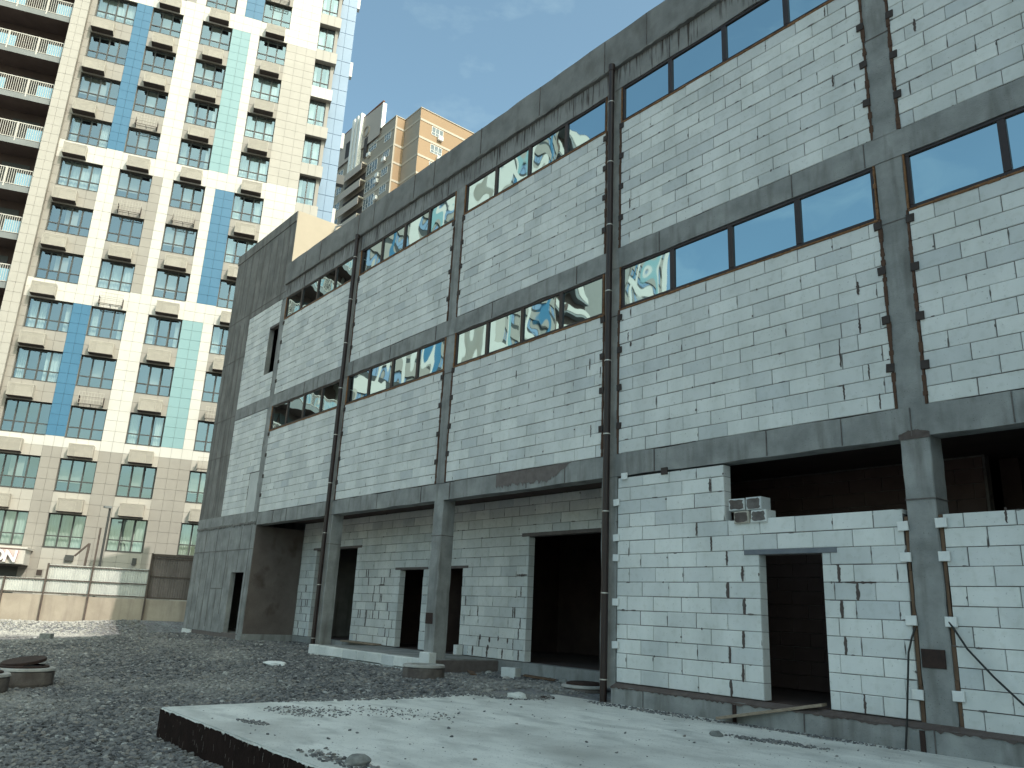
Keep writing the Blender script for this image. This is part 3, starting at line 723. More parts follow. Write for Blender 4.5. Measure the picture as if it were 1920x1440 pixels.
drain_pipe(.04, 13.42, -.42, 'tall brown drain pipe in front of the column beside the wide ground floor opening')
drain_pipe(-11.93, 13.38, -.30, 'tall brown drain pipe before the column at the dock corner near the bare concrete wing')

# ------------------------------------------------------------------ concrete slab in the foreground
ST = -.36
def bitcoat():
    r = random.Random(21); b = MB(); n = 420; xs = [-1.27+16.27*i/n for i in range(n+1)]; w = 0
    t = []
    for i in range(n+1):
        w = .75*w+.25*r.uniform(-1, 1); t.append(ST-.022+.022*w-(r.uniform(.0, .05) if r.random() < .12 else 0))
    for i in range(n): b.quad((xs[i], -7.597, -1.0), (xs[i+1], -7.597, -1.0), (xs[i+1], -7.597, min(t[i+1], ST-.004)), (xs[i], -7.597, min(t[i], ST-.004)))
    return b
poly = [(-1.25, -7.58), (15.0, -7.55), (15.0, -.125), (-2.0, -.125)]
b = MB()
slab = empty('concrete_slab', (-1.25, -7.58, -.8)); tag(slab, 'pale cast concrete slab with black coated edge in front of the doorway', 'slab')
n = 40
def P_(p): return (p[0]+1.25, p[1]+7.58, p[2]+.8)
re_ = random.Random(5); wob = 0; fe = []
for i in range(1, 160):
    wob = .6*wob+.4*re_.uniform(-1, 1); fe.append((-1.25+16.25*i/160, -7.58+.03*i/160+max(0, .010+.016*wob+(.02 if re_.random() < .06 else 0))))
b.poly([P_((x, y, ST)) for x, y in [poly[0]]+fe+poly[1:]])
for (x0, y0), (x1, y1) in zip([poly[0]]+fe, fe+[poly[1]]): b.quad(P_((x0, y0-.045 if 0 else -7.594+(x0+1.25)*.0018, ST-.03)), P_((x1, -7.594+(x1+1.25)*.0018, ST-.03)), P_((x1, y1, ST)), P_((x0, y0, ST)))
for i in range(4):
    a, c = poly[i], poly[(i+1) % 4]; b.quad(P_((*a, -.9)), P_((*c, -.9)), P_((*c, ST)), P_((*a, ST)))
b.build('slab_body', M['slabtop'], slab)
bt = bitcoat()
bt.v = [P_((x, y+(x+1.25)*(.03/16.25), z)) for x, y, z in bt.v]; bt.build('bitumen_coat', M['bitumen'], slab)
bm_ = MB(); n = 60
r = random.Random(12)
pa, pb = Vector((-1.26, -7.59)), Vector((-2.01, -.13))
for i in range(n):
    q0 = pa.lerp(pb, i/n); q1 = pa.lerp(pb, (i+1)/n); z0, z1 = ST-.005-r.uniform(0, .06), ST-.005-r.uniform(0, .06)
    bm_.quad(P_((q1.x-.01, q1.y, -.9)), P_((q0.x-.01, q0.y, -.9)), P_((q0.x-.01, q0.y, z0)), P_((q1.x-.01, q1.y, z1)))
bm_.build('bitumen_coat', M['bitumen'], slab)
stk = MB(); r = random.Random(31)
for _ in range(70):
    x = r.uniform(-1.2, 6.5); z = r.uniform(-.78, ST-.03); h = r.uniform(.01, .10); w = r.uniform(.002, .006); dx = r.uniform(-.02, .02)
    y = -7.603+(x+1.25)*.0018
    stk.quad(P_((x, y, z)), P_((x+w, y, z)), P_((x+w+dx, y, min(z+h, ST-.02))), P_((x+dx, y, min(z+h, ST-.02))))
stk.build('cement_streak', M['cement_streak'], slab)

# ------------------------------------------------------------------ gravel (uncountable)
def in_slab(x, y):
    xl = -1.25+(y+7.58)/7.455*(-.75)
    return x > xl and -7.6 < y < -.1
RINGS = [(-8.55, -8.15, .60), (-7.25, -9.15, .60), (-4.55, -1.05, .47), (-1.55, .95, .47)]
def blocked(x, y):
    if y > YR-.05: return True
    if y > -.02 and not (-5.5 < x < -.25 or -17.6 < x < -12.3): return True
    if y > -.48 and -11.5 < x < -5.6: return True
    if x < WX0 and y > 8: return True
    d = (Vector((x, y))-FO).dot(FN)
    if d > -.15: return True
    return any((x-a)**2+(y-c)**2 < (q*.92)**2 for a, c, q in RINGS)
pts, scl = [], []
def scatter(x0, x1, y0, y1, dens, smin, smax):
    n = int((x1-x0)*(y1-y0)*dens)
    for x, y, k, t in zip(rng.uniform(x0, x1, n), rng.uniform(y0, y1, n), rng.random(n), rng.random(n)):
        if in_slab(x, y) or blocked(x, y): continue
        s = smin+(smax-smin)*k*k
        pts.append((x, y, ground_z(x, y)+s*.18)); scl.append(s)
scatter(-9, 7, -15, -5, 420, .016, .046)
scatter(-9, -1.2, -5, 1.9, 300, .018, .050)
scatter(-20, -9, -13, -2, 170, .022, .055)
scatter(-20, -9, -2, 1.9, 190, .022, .055)
scatter(-34, -20, -10, 3, 110, .028, .065)
# gravel spilt over the slab
def spill(cx, cy, rx, ry, n, a=0.0, smax=.028):
    for _ in range(n):
        t = random.uniform(0, 2*math.pi); q = random.random()**.7
        x, y = q*rx*math.cos(t), q*ry*math.sin(t); x, y = cx+x*math.cos(a)-y*math.sin(a), cy+x*math.sin(a)+y*math.cos(a)
        if not in_slab(x, y) or y > -.14: continue
        s = random.uniform(.006, smax); pts.append((x, y, ST+s*.25)); scl.append(s)
spill(-1.75, -3.0, .42, 3.0, 1500, .08, .026); spill(-1.3, -1.2, .8, .8, 900, .3, .026); spill(4.4, -1.42, .75, .20, 300, .2, .022); spill(.55, -7.0, .34, .12, 140, .2, .016); spill(-.2, -5.9, .7, .5, 260, .4, .018)
spill(1.4, -.4, 1.6, .22, 500, 0, .022); spill(3.3, -7.25, .7, .18, 150, .1, .028); spill(.2, -4.8, 1.1, .6, 180, .5, .016); spill(4.2, -.28, 1.5, .12, 400, 0, .02)
for _ in range(330):
    x, y = random.uniform(-1, 9), random.uniform(-7.4, -.3)
    if in_slab(x, y): s = random.choice([.005, .006, .007, .008, .010, .013, .020]); pts.append((x, y, ST+s*.3)); scl.append(s)
pm_ = bpy.data.meshes.new('gravel'); pm_.from_pydata(pts, [], [])
at = pm_.attributes.new('scl', 'FLOAT', 'POINT'); at.data.foreach_set('value', scl)
def sunpatch_pale(x, y):
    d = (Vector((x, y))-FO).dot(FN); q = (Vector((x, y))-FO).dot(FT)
    return sst(-7.5, -3.0, d)*sst(.8, -1.2, q) if x < -20 else 0.0  # sunlight by the fence painted in as paler stones
def dust_and_sunpatch(x, y): return min(1, max(sunpatch_pale(x, y), .24*sst(.0, .55, noise.noise(Vector((x*.22, y*.4, 9.3)))) + .12*sst(0, .4, noise.noise(Vector((x*.9, y*1.4, 2.2))))))  # random dust patches joined with the painted sun patch
at = pm_.attributes.new('pale', 'FLOAT', 'POINT'); at.data.foreach_set('value', [dust_and_sunpatch(p[0], p[1]) for p in pts])
gr = bpy.data.objects.new('gravel', pm_); link(gr); tag(gr, 'loose grey gravel spread over the building site', 'gravel', kind='stuff')
ng = bpy.data.node_groups.new('gravel_stones', 'GeometryNodeTree')
ng.interface.new_socket('Geometry', in_out='INPUT', socket_type='NodeSocketGeometry'); ng.interface.new_socket('Geometry', in_out='OUTPUT', socket_type='NodeSocketGeometry')
N = ng.nodes.new; L = ng.links.new
gi = N('NodeGroupInput'); go = N('NodeGroupOutput'); iop = N('GeometryNodeInstanceOnPoints'); gi_ = N('GeometryNodeGeometryToInstance')
for k in range(5):
    ico = N('GeometryNodeMeshIcoSphere'); ico.inputs['Radius'].default_value = 1; ico.inputs['Subdivisions'].default_value = 2
    sp = N('GeometryNodeSetPosition'); nt_ = N('ShaderNodeTexNoise'); nt_.inputs['Scale'].default_value = 1.1; nt_.inputs['Detail'].default_value = 1
    pos = N('GeometryNodeInputPosition'); av = N('ShaderNodeVectorMath'); av.operation = 'ADD'; av.inputs[1].default_value = (k*13.7, k*5.1, 0)
    L(pos.outputs[0], av.inputs[0]); L(av.outputs[0], nt_.inputs['Vector'])
    sb = N('ShaderNodeVectorMath'); sb.operation = 'SUBTRACT'; L(nt_.outputs['Color'], sb.inputs[0]); sb.inputs[1].default_value = (.5, .5, .5)
    sc = N('ShaderNodeVectorMath'); sc.operation = 'SCALE'; L(sb.outputs[0], sc.inputs[0]); sc.inputs['Scale'].default_value = 1.5
    L(ico.outputs['Mesh'], sp.inputs['Geometry']); L(sc.outputs[0], sp.inputs['Offset'])
    tr = N('GeometryNodeTransform'); tr.inputs['Scale'].default_value = (1.25, .85+.06*k, .45+.05*k); L(sp.outputs['Geometry'], tr.inputs['Geometry'])
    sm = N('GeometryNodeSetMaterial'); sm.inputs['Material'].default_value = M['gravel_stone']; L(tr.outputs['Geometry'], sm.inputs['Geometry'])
    L(sm.outputs['Geometry'], gi_.inputs['Geometry'])
na = N('GeometryNodeInputNamedAttribute'); na.data_type = 'FLOAT'; na.inputs['Name'].default_value = 'scl'
rvn = N('FunctionNodeRandomValue'); rvn.data_type = 'FLOAT_VECTOR'; rvn.inputs['Min'].default_value = (-.45, -.45, 0); rvn.inputs['Max'].default_value = (.45, .45, 6.283)
L(gi.outputs[0], iop.inputs['Points']); L(gi_.outputs[0], iop.inputs['Instance']); iop.inputs['Pick Instance'].default_value = True
L(na.outputs['Attribute'], iop.inputs['Scale']); L(rvn.outputs['Value'], iop.inputs['Rotation']); L(iop.outputs[0], go.inputs[0])
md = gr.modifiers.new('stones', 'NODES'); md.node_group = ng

# ------------------------------------------------------------------ loose things on the site
def rock(name, loc, s, m, label, cat, seed=1, rz=0):
    bm = bmesh.new(); bmesh.ops.create_icosphere(bm, subdivisions=3, radius=1)
    for v in bm.verts:
        v.co *= 1+.35*noise.noise(v.co*1.3+Vector((seed*3.1, 0, 0))); v.co = Vector((v.co.x*s[0], v.co.y*s[1], v.co.z*s[2]))
    me = bpy.data.meshes.new(name); bm.to_mesh(me); bm.free(); me.materials.append(m)
    return tag(inst(name, me, None, loc, (0, 0, rz)), label, cat)
rock('rock', (-.85, -1.45, ST+.04), (.20, .12, .07), M['slabtop'], 'pale rounded rock lying on the slab by the gravel', 'rock', 1, .5)
rock('rubble_lump', (3.75, -1.75, ST+.02), (.09, .07, .05), M['rubble'], 'grey rubble lump at the end of the gravel heap on the slab', 'rubble', 4, .5)
rock('rubble_lump', (3.6, -7.2, ST+.03), (.13, .09, .06), M['rubble'], 'angular grey rubble lump by the black coated slab edge', 'rubble', 6, .9)
rock('mortar_lump', (-9.0, -2.55, ground_z(-9.0, -2.55)+.03), (.34, .18, .07), M['pad'], 'flat white mortar lump lying on the gravel before the dock', 'rubble', 8, .4)
def loose_block(loc, size, rz, label, m='block', rx=0):
    b = MB(); x, y, z = size; b.cbox(-x/2, x/2, -y/2, y/2, 0, z, .015); b.box(-x/2, x/2, y/2-.001, y/2, 0, z)
    return tag(b.build('loose_block', M[m], None, loc=loc, rot=(rx, 0, rz)), label, 'block')
loose_block((-4.2, 1.15, ground_z(-4.2, 1.15)-.03), (.42, .22, .26), .25, 'broken white block lying in the gravel before the widest opening')
loose_block((-24.3, -4.9, ground_z(-24.3, -4.9)-.02), (.42, .25, .24), .9, 'small grey block standing at the edge of the sunlit gravel', 'rubble')
# loop of wire
tag(tube([(-.70+.17*math.cos(t), -.85+.10*math.sin(t), ST+.012+.012*math.sin(3*t)) for t in [k*.3 for k in range(20)]], .009, 6).build('wire_loop', M['rust']), 'rusty loop of wire lying on the slab beside the rock', 'wire')
# plank up to the door sill
pk = MB(); pk.cbox(-.85, .85, -.11, .11, -.022, .022, .004); pk.box(-.85, .85, .109, .11, -.022, .022)
pA, pB = Vector((2.80, -.27, -.31)), Vector((4.25, .02, .012)); dd = (pB-pA)
tag(pk.build('plank', M['wood'], None, loc=tuple((pA+pB)/2+Vector((0, 0, .02))), rot=(0, -math.atan2(dd.z, math.hypot(dd.x, dd.y)), math.atan2(dd.y, dd.x))), 'weathered wooden plank leaning from the slab to the door sill', 'plank')
# broken blocks on the open wall
wt = 2.742
lb = [(3.08, .115, wt, .29, .20, 0), (3.42, .115, wt, .30, .20, 0), (2.98, .115, wt+.215, .30, .20, .0), (3.33, .115, wt+.21, .30, .21, .0)]
for k, (x, y, z, w, h, a) in enumerate(lb):
    root = empty('foil_block', (x, y, z), R(random.uniform(-5, 5)))
    b = MB(); b.cbox(-w/2, w/2, -.16, .10, 0, h, .012); b.box(-w/2, w/2, .099, .10, 0, h); b.build('block_body', M['block'] if k else M['cage'], root)
    f = MB(); r = random.Random(k); f.poly([(max(-1, min(1, 1.35*math.cos(t)))*(w/2-.012)*r.uniform(.80, 1.0), -.1625, h/2+max(-1, min(1, 1.35*math.sin(t)))*(h/2-.012)*r.uniform(.80, 1.0)) for t in [q*math.pi/10 for q in range(20)]]); f.build('dirty_face', M['wellring'] if k in (0, 2) else M['mortar'], root)
    tag(root, ['lower left stained loose block on the open wall', 'lower right stained loose block on the open wall', 'upper grey stained loose block of the small stack on the wall', 'upper white spattered loose block of the small stack on the wall'][k], 'block')
def scrap(loc, L_, w, rz, rx, label):
    b = MB(); b.cbox(-L_/2, L_/2, -w/2, w/2, -.012, .012, .003); b.box(-L_/2, L_/2, w/2-.001, w/2, -.012, .012)
    tag(b.build('scrap_board', M['wood_dark'], None, loc=loc, rot=(R(rx), R(4), rz)), label, 'board')
scrap((-3.3, 1.25, ground_z(-3.3, 1.25)+.07), .75, .12, .5, 10, 'short dark scrap board lying on the gravel before the widest opening')
scrap((-4.9, .55, ground_z(-4.9, .55)+.06), .55, .16, -.5, -8, 'broken brown scrap board leaning by the kerb of the dock')
scrap((-13.6, .9, ground_z(-13.6, .9)+.05), .9, .10, .3, 5, 'long brown scrap board lying on gravel left of the dock')
for k_, (x_, y_, q_) in enumerate(((-2.6, 1.35, .12), (-3.8, .7, .09), (-5.1, 1.2, .10))):
    rock('rubble_lump', (x_, y_, ground_z(x_, y_)+q_*.4), (q_, q_*.75, q_*.55), M['welltop'] if k_ else M['rubble'], ['grey rubble lump under the sill of the widest opening', 'pale rubble lump on gravel between the manhole ring and opening', 'pale rubble lump against the kerb of the dock'][k_], 'rubble', 11+k_, k_*1.1)
# cables
tag(tube([(5.79, -.03, 1.2), (5.74, -.06, 1.06), (5.69, -.09, .86), (5.655, -.12, .43), (5.62, -.15, 0), (5.58, -.17, -.36)], .014).build('cable', M['cable']), 'black cable hanging straight down left of the plated column', 'cable')
tag(tube([(6.23, -.03, 1.28), (6.30, -.05, 1.18), (6.44, -.07, .95), (6.72, -.09, .64), (7.02, -.10, .35), (7.6, -.12, .02), (8.3, -.2, -.3)], .014).build('cable', M['cable']), 'black cable stretched diagonally across the block wall right of the plated column', 'cable')
# manhole rings
def well_ring(x, y, zb, ro, h, label, lid=True, tilt=0, dz=0.0, tire=False):
    root = empty('manhole_ring', (x, y, zb)); tag(root, label, 'manhole')
    lathe([(ro*.86, -.3), (ro*.97, .02), (ro, .08), (ro, h-.03), (ro-.02, h), (ro*.66, h), (ro*.64, h-.2)], 40).build('ring', M['wellring'], root)
    t = lathe([(ro*1.0, h+.001), (ro*1.02, h+.012), (ro*1.0, h+.05), (ro*.97, h+.06), (ro*.62, h+.06), (ro*.60, h+.001)], 40); tt = t.build('top_slab', M['welltop'], root)
    if lid:
        lathe([(ro*.80, h+.061), (ro*.80, h+.09), (ro*.74, h+.10), (ro*.68, h+.10)], 36).build('iron_frame', M['rust'], root)
        o = lathe([(0.0, .03), (ro*.66, .03), (ro*.68, .02), (ro*.68, -.03), (0, -.03)], 36).build('iron_lid', M['rust'], root, loc=(0, 0, h+.10+dz), rot=(tilt, tilt*.4, 0))
    s = MB()
    for a in (.4, 2.2, 4.0, 5.2): s.box(ro-.002, ro+.004, -.004, .004, .0, h-.04); break
    return root
well_ring(-8.55, -8.15, ground_z(-8.55, -8.15)-.03, .60, .32, 'concrete manhole ring with tilted rusty lid, farther of the pair on the gravel', True, R(9), .07)
well_ring(-7.25, -9.15, ground_z(-7.25, -9.15)-.03, .60, .32, 'concrete manhole ring with rusty lid, nearer of the pair on the gravel', True, R(-7), .06)
well_ring(-4.55, -1.05, ground_z(-4.55, -1.05)-.05, .46, .27, 'low round concrete manhole ring beside the dock corner column', False)
well_ring(-1.55, .95, ground_z(-1.55, .95)-.22, .47, .27, 'flat concrete manhole ring with rusty cover at the foot of the drain pipe', True, 0, -.02)

# ------------------------------------------------------------------ fence
fen = empty('site_fence', (FO.x, FO.y, 0), FA); tag(fen, 'concrete boundary wall topped with corrugated metal sheets and steel posts', 'fence')
# local x = along, local y = behind
b = MB(); b.box(-16, 7, 0, .28, -1.2, .965); b.build('boundary_wall', M['fence_conc'], fen)
def corr(x0, x1, z0, z1, m, y=.06, pitch=.11, dep=.02):
    b = MB(); x = x0
    while x < x1-.01:
        a = [(x, y), (x+pitch*.35, y), (x+pitch*.5, y+dep), (x+pitch*.85, y+dep), (x+pitch, y)]
        for (p, q), (p2, q2) in zip(a, a[1:]): b.quad((min(p, x1), q, z0), (min(p2, x1), q2, z0), (min(p2, x1), q2, z1), (min(p, x1), q, z1))
        x += pitch
    return b.build('corrugated_sheet', M[m], fen)
corr(-16, -3.32, 1.02, 1.70, 'sheet'); corr(-3.32, -1.4, 1.02, 2.36, 'sheet'); corr(-1.4, 1.13, 1.02, 2.37, 'sheet', .064); corr(1.16, 7, 1.02, 3.10, 'sheet_brown')
b = MB(); b.box(1.16, 7, .03, .05, 3.0, 3.12); b.build('top_rail', M['post'], fen)
for x0, x1, zz in ((-16, -3.35, (1.07, 1.66)), (-3.3, 1.12, (1.07, 1.66, 2.30)), (1.17, 7, (1.07, 2.05, 2.92))):
    for z in zz:
        b = MB(); b.box(x0, x1, .005, .045, z-.022, z+.022); b.build('rail', M['post'], fen)
for s_, zb, zt in ((-10, -.5, 1.75), (-7.4, -.5, 1.75), (-4.98, -.5, 1.72), (-3.28, -.5, 2.40), (-1.36, -.5, 4.17), (1.14, -.5, 3.14), (3.6, -.5, 3.14)):
    b = MB(); b.box(s_-.035, s_+.035, -.085, -.005, zb, zt); b.build('post', M['post'], fen)
# rubble line on the wall top
st = empty('steel_strut', (FO.x+FT.x*-2.05+FN.x*.7, FO.y+FT.y*-2.05+FN.y*.7, 2.2), FA); tag(st, 'bent steel strut sticking up behind the corrugated fence', 'strut')
b = MB(); b.bar((.12, 0, -.5), (.17, 0, 1.25), .065); b.build('strut_leg', M['post'], st); b = MB(); b.bar((.17, .02, 1.25), (-.38, .02, .62), .055); b.build('strut_brace', M['post'], st)
lp = empty('lamp_post', (-33.5, -1.46, -.3)); tag(lp, 'slim dark lamp post standing between the fence and the apartment tower', 'lamp post')
tube([(0, 0, 0), (0, 0, 2.8), (0, 0, 5.62)], .055, 10).build('pole', M['t_frame'], lp); b = MB(); b.box(-.10, .16, -.30, .05, 5.62, 5.72); b.build('lamp_head', M['slab_grey'], lp)

# ------------------------------------------------------------------ apartment tower
TA = R(70.9394); TO = (-38.429, -3.331, 0)
tow = empty('apartment_tower', TO, TA); tag(tow, 'tall cream tiled apartment tower with blue and turquoise panels and balconies', 'building')
TOPZ = 62.1
TM = ['t_white', 't_taupe', 't_beige', 't_blue', 't_cyan', 't_side', 't_joint', 't_room', 't_frame', 'glass']
TI = {k: i for i, k in enumerate(TM)}
def zone(z):
    if z < 8.6: return 'G0'
    if z < 9.41: return 'B'
    if z < 17.2: return 'G1'
    if z < 18.41: return 'B'
    if z < 26.2: return 'G2'
    if z < 27.41: return 'B'
    if z < 38.2: return 'G3'
    if z < 39.41: return 'B'
    if z < 47.2: return 'G2'
    if z < 48.41: return 'B'
    if z < 59.2: return 'G1'
    return 'B'
def tcol(u, z, win):
    g = zone(z)
    if g == 'B': return 't_white'
    if g == 'G0': return 't_beige' if win else 't_taupe'
    if win: return 't_taupe'
    if u < -3.2: return 't_taupe'
    if u < 0: return 't_blue' if g in ('G1', 'G3') else 't_white'
    if u < 3.05: return 't_taupe' if (g == 'G2' and u < 2.45) else 't_white'
    if u < 6.7:
        if g in ('G1', 'G3'): return 't_cyan' if u < 6.12 else 't_white'
        return 't_blue' if u > 5.56 else 't_white'
    if u < 10.5: return 't_beige' if g == 'G3' else 't_white'
    return 't_beige'
SEG = [(-3.52, -3.2, 0, 1), (-3.2, -.95, 1, 4), (-.95, 0, 0, 2), (0, 1.85, 1, 3), (1.85, 3.05, 0, 2), (3.05, 4.95, 1, 3), (4.95, 6.70, 0, 3), (6.70, 8.52, 1, 3), (8.52, 10.52, 0, 3)]
tile_u = MB(); tile_u.cbox(-.5, .5, 0, .03, -.5, .5, .004)
TILE = {k: tile_u.mesh('facade_tile', M[k]) for k in TM[:6]}
tiles = []
def add_tile(u0, u1, z0, z1, key, y=-.03): tiles.append((u0, u1, z0, z1, key, y))
zrow = [-.79+.6*k for k in range(0, 106)]
for (a, c, win, n) in SEG:
    for z0 in zrow:
        z1 = min(z0+.6, TOPZ); zc = (z0+z1)/2
        if zc > TOPZ: continue
        ph = (zc-3.41) % 3.0
        if win and ph < 1.8 and zc > 3.3 and zc < 60: continue
        if a == 4.95: cuts = [4.95, 5.55, 6.12, 6.70]
        else: cuts = [a+(c-a)*i/n for i in range(n+1)]
        for p, q in zip(cuts, cuts[1:]): add_tile(p, q, z0, z1, tcol((p+q)/2, zc, win))
# corner column of windows
for k in range(-1, 20):
    s0 = 2.45+3*k; za, zb = s0+2.15, s0+3.0
    for p, q in ((10.52, 11.0), (11.0, 11.48), (11.48, 11.95)): add_tile(p, q, za, zb, 't_white' if abs(za-34.6) < .2 or zone(za+.4) == 'B' else 't_beige')
# pier
for z0 in zrow:
    for p, q in ((-4.36, -3.95), (-3.95, -3.52)): add_tile(p, q, z0, min(z0+.6, TOPZ), 't_beige', -.36)
tiles.sort(key=lambda t: abs(t[2]-4) if t[2] > 2.3 else 900)
tb = MB()
for k, (a, c, d, e, key, y) in enumerate(tiles):
    if k < 300: inst('facade_tile', TILE[key], tow, ((a+c)/2, y+random.uniform(-.003, .003), (d+e)/2), (0, 0, 0), (c-a-.010, 1, e-d-.010))
    else: tb.cbox(a+.005, c-.005, y+random.uniform(-.003, .003), y+.03, d+.005, e-.005, .004, TI[key])
tag(tb.build('tile_cladding', [M[k] for k in TM], tow), kind='stuff')
# structural wall behind the tiles (joint colour), with window openings
b = MB()
for (a, c, win, n) in SEG:
    if not win: b.box(a, c, .002, .5, -.8, TOPZ, 0); continue
    b.box(a, c, .002, .5, -.8, 3.41, 0); b.box(a, c, .002, .5, 59.21, TOPZ, 0)
    for k in range(0, 19):
        z = 3.41+3*k; b.box(a, c, .002, .5, z+1.8, min(z+3.0, 60), 0)
for k in range(-1, 20):
    z = 2.45+3*k; b.box(10.52, 11.95, .002, 1.1, z+2.15, z+3.0, 0)
b.box(-4.36, -3.52, -.328, .5, -.8, TOPZ, 0)
b.build('wall_core', M['t_joint'], tow)
b = MB(); b.box(-3.5, 11.5, .9, 16, -.8, TOPZ-.2); b.build('tower_body', M['t_room'], tow)
b = MB()
z = -.8
for k in range(53):
    for p, q in ((10.5, 11.1), (11.1, 11.75), (11.75, 12.4), (12.4, 13.02)): b.cbox(p+.005, q-.005, 1.1, 1.2, z+.005, z+1.18, .006)
    z += 1.2
tag(b.build('side_cladding', M['t_side'], tow), kind='stuff')
b = MB(); b.box(10.52, 13.0, 1.21, 16, -.8, TOPZ); b.build('tower_side', M['t_side'], tow)
sm_ = MB()
for k in range(6): sm_.box(13.02, 13.22, 1.2, 1.6, 26+5.9*k, 27.2+5.9*k)
sm_.build('side_cassette', M['rail_white'], tow)
b = MB(); b.box(13.02, 13.55, 1.3, 1.8, 29.2, 29.9); b.build('air_unit', M['t_frame'], tow)

# windows of the tower
def win_mesh(w, h, n, tz=.34):
    f = MB(); t = .055; y0, y1 = .19, .26
    f.box(0, w, y0, y1, 0, t); f.box(0, w, y0, y1, h-t, h); f.box(0, t, y0, y1, t, h-t); f.box(w-t, w, y0, y1, t, h-t)
    for i in range(1, n): x = w*i/n; f.box(x-.04, x+.04, y0-.012, y1, t, h-t)
    f.box(t, w-t, y0-.004, y1-.002, h*tz-.03, h*tz+.03)
    f.box(-.0, w, -.05, y0, -.03, -.002); f.box(0, w, .02, y0, h, h+.02)       # sill flashing
    return f.mesh('window', M['t_frame'])
WIN = {3: win_mesh(1.85, 1.8, 3), 4: win_mesh(2.25, 1.8, 4), 2: win_mesh(1.1, 2.15, 2, .3)}
pu = MB(); pu.quad((0, 0, 0), (1, 0, 0), (1, 0, 1), (0, 0, 1)); PANE = pu.mesh('pane', M['glass'])
def glz(w, h, n):
    g = MB()
    g.quad((.05, .22, .05), (w-.05, .22, .05), (w-.05, .22, h-.05), (.05, .22, h-.05)); return g.mesh('glazing', M['glass'])
GLZ = {3: glz(1.85, 1.8, 3), 4: glz(2.25, 1.8, 4), 2: glz(1.1, 2.15, 2)}
def curt(w, h, seed):
    r = random.Random(seed); c = MB()
    for (x0, x1) in ((.08, w*r.uniform(.2, .42)), (w*r.uniform(.6, .85), w-.08)):
        n = 14; P = [(x0+(x1-x0)*i/n, .40+.03*math.sin(i*2.2+seed)) for i in range(n+1)]
        for (a, ya), (d, yd) in zip(P, P[1:]): c.quad((a, ya, .06), (d, yd, .06), (d, yd, h-.05), (a, ya, h-.05))
    return c.mesh('curtain', M['curtain'])
CURT = [curt(1.85, 1.8, k) for k in range(5)]
def fullcurt(w, h, m):
    c = MB(); n = 30; P = [(.05+(w-.1)*i/n, .40+.025*math.sin(i*1.9)) for i in range(n+1)]
    for (a, ya), (d, yd) in zip(P, P[1:]): c.quad((a, ya, .05), (d, yd, .05), (d, yd, h-.05), (a, ya, h-.05))
    return c.mesh('curtain', m)
FCURT = fullcurt(1.85, 1.8, M['curtain'])
bl_ = MB(); bl_.box(.66, 1.22, .36, .365, .62, 1.75); BLIND = bl_.mesh('blind', M['blind'])
bl_ = MB(); bl_.box(.06, 1.22, .36, .365, .55, 1.75); BLIND2 = bl_.mesh('blind', M['blind'])
rmm = MB(); rmm.box(.0, 1.85, .62, .63, 0, 1.8); ROOM = rmm.mesh('room_back', M['t_room'])
pane_count = 0
rw = random.Random(15)
def tower_window(u, z, kind, w, h):
    global pane_count
    o = inst('window', WIN[kind], tow, (u, 0, z))
    nn = kind
    if pane_count < 300 and z < 40:
        for i in range(nn):
            x0, x1 = w*i/nn+.045, w*(i+1)/nn-.045
            tz = .30 if kind == 2 else .34
            for za, zb in ((.055, h*tz-.03), (h*tz+.03, h-.055)):
                inst('pane', PANE, o, (x0, .22+rw.uniform(-.004, .004), za), (R(rw.uniform(-.6, .6)), 0, R(rw.uniform(-.9, .9))), (x1-x0, 1, zb-za)); pane_count += 1
    else: inst('glazing', GLZ[kind], o)
    sx = w/1.85; szz = h/1.8; t = rw.random()
    if kind == 2 or t < .38: inst('curtain', rw.choice(CURT), o, scale=(sx, 1, szz))
    elif t < .52: inst('curtain', FCURT, o, scale=(sx, 1, szz))
    elif t < .70: inst('blind', BLIND, o, scale=(sx, 1, 1))
    elif t < .82: inst('blind', BLIND2, o, scale=(sx, 1, 1))
    return o
for k in range(0, 19):
    z = 3.41+3*k
    for (u, kind, w) in ((-3.2, 4, 2.25), (0, 3, 1.85), (3.05, 3, 1.9), (6.70, 3, 1.82)): tower_window(u, z, kind, w, 1.8)
for k in range(0, 19): 
    o = inst('window', WIN[2], tow, (10.53, .22, 2.45+3*k)); inst('glazing', GLZ[2], o); inst('curtain', CURT[k % 5], o, scale=(.58, 1, 1.19))
b = MB()
for k in range(0, 19): b.box(11.64, 11.86, .30, .40, 2.45+3*k, 4.6+3*k)
b.build('corner_mullion', M['t_taupe'], tow)

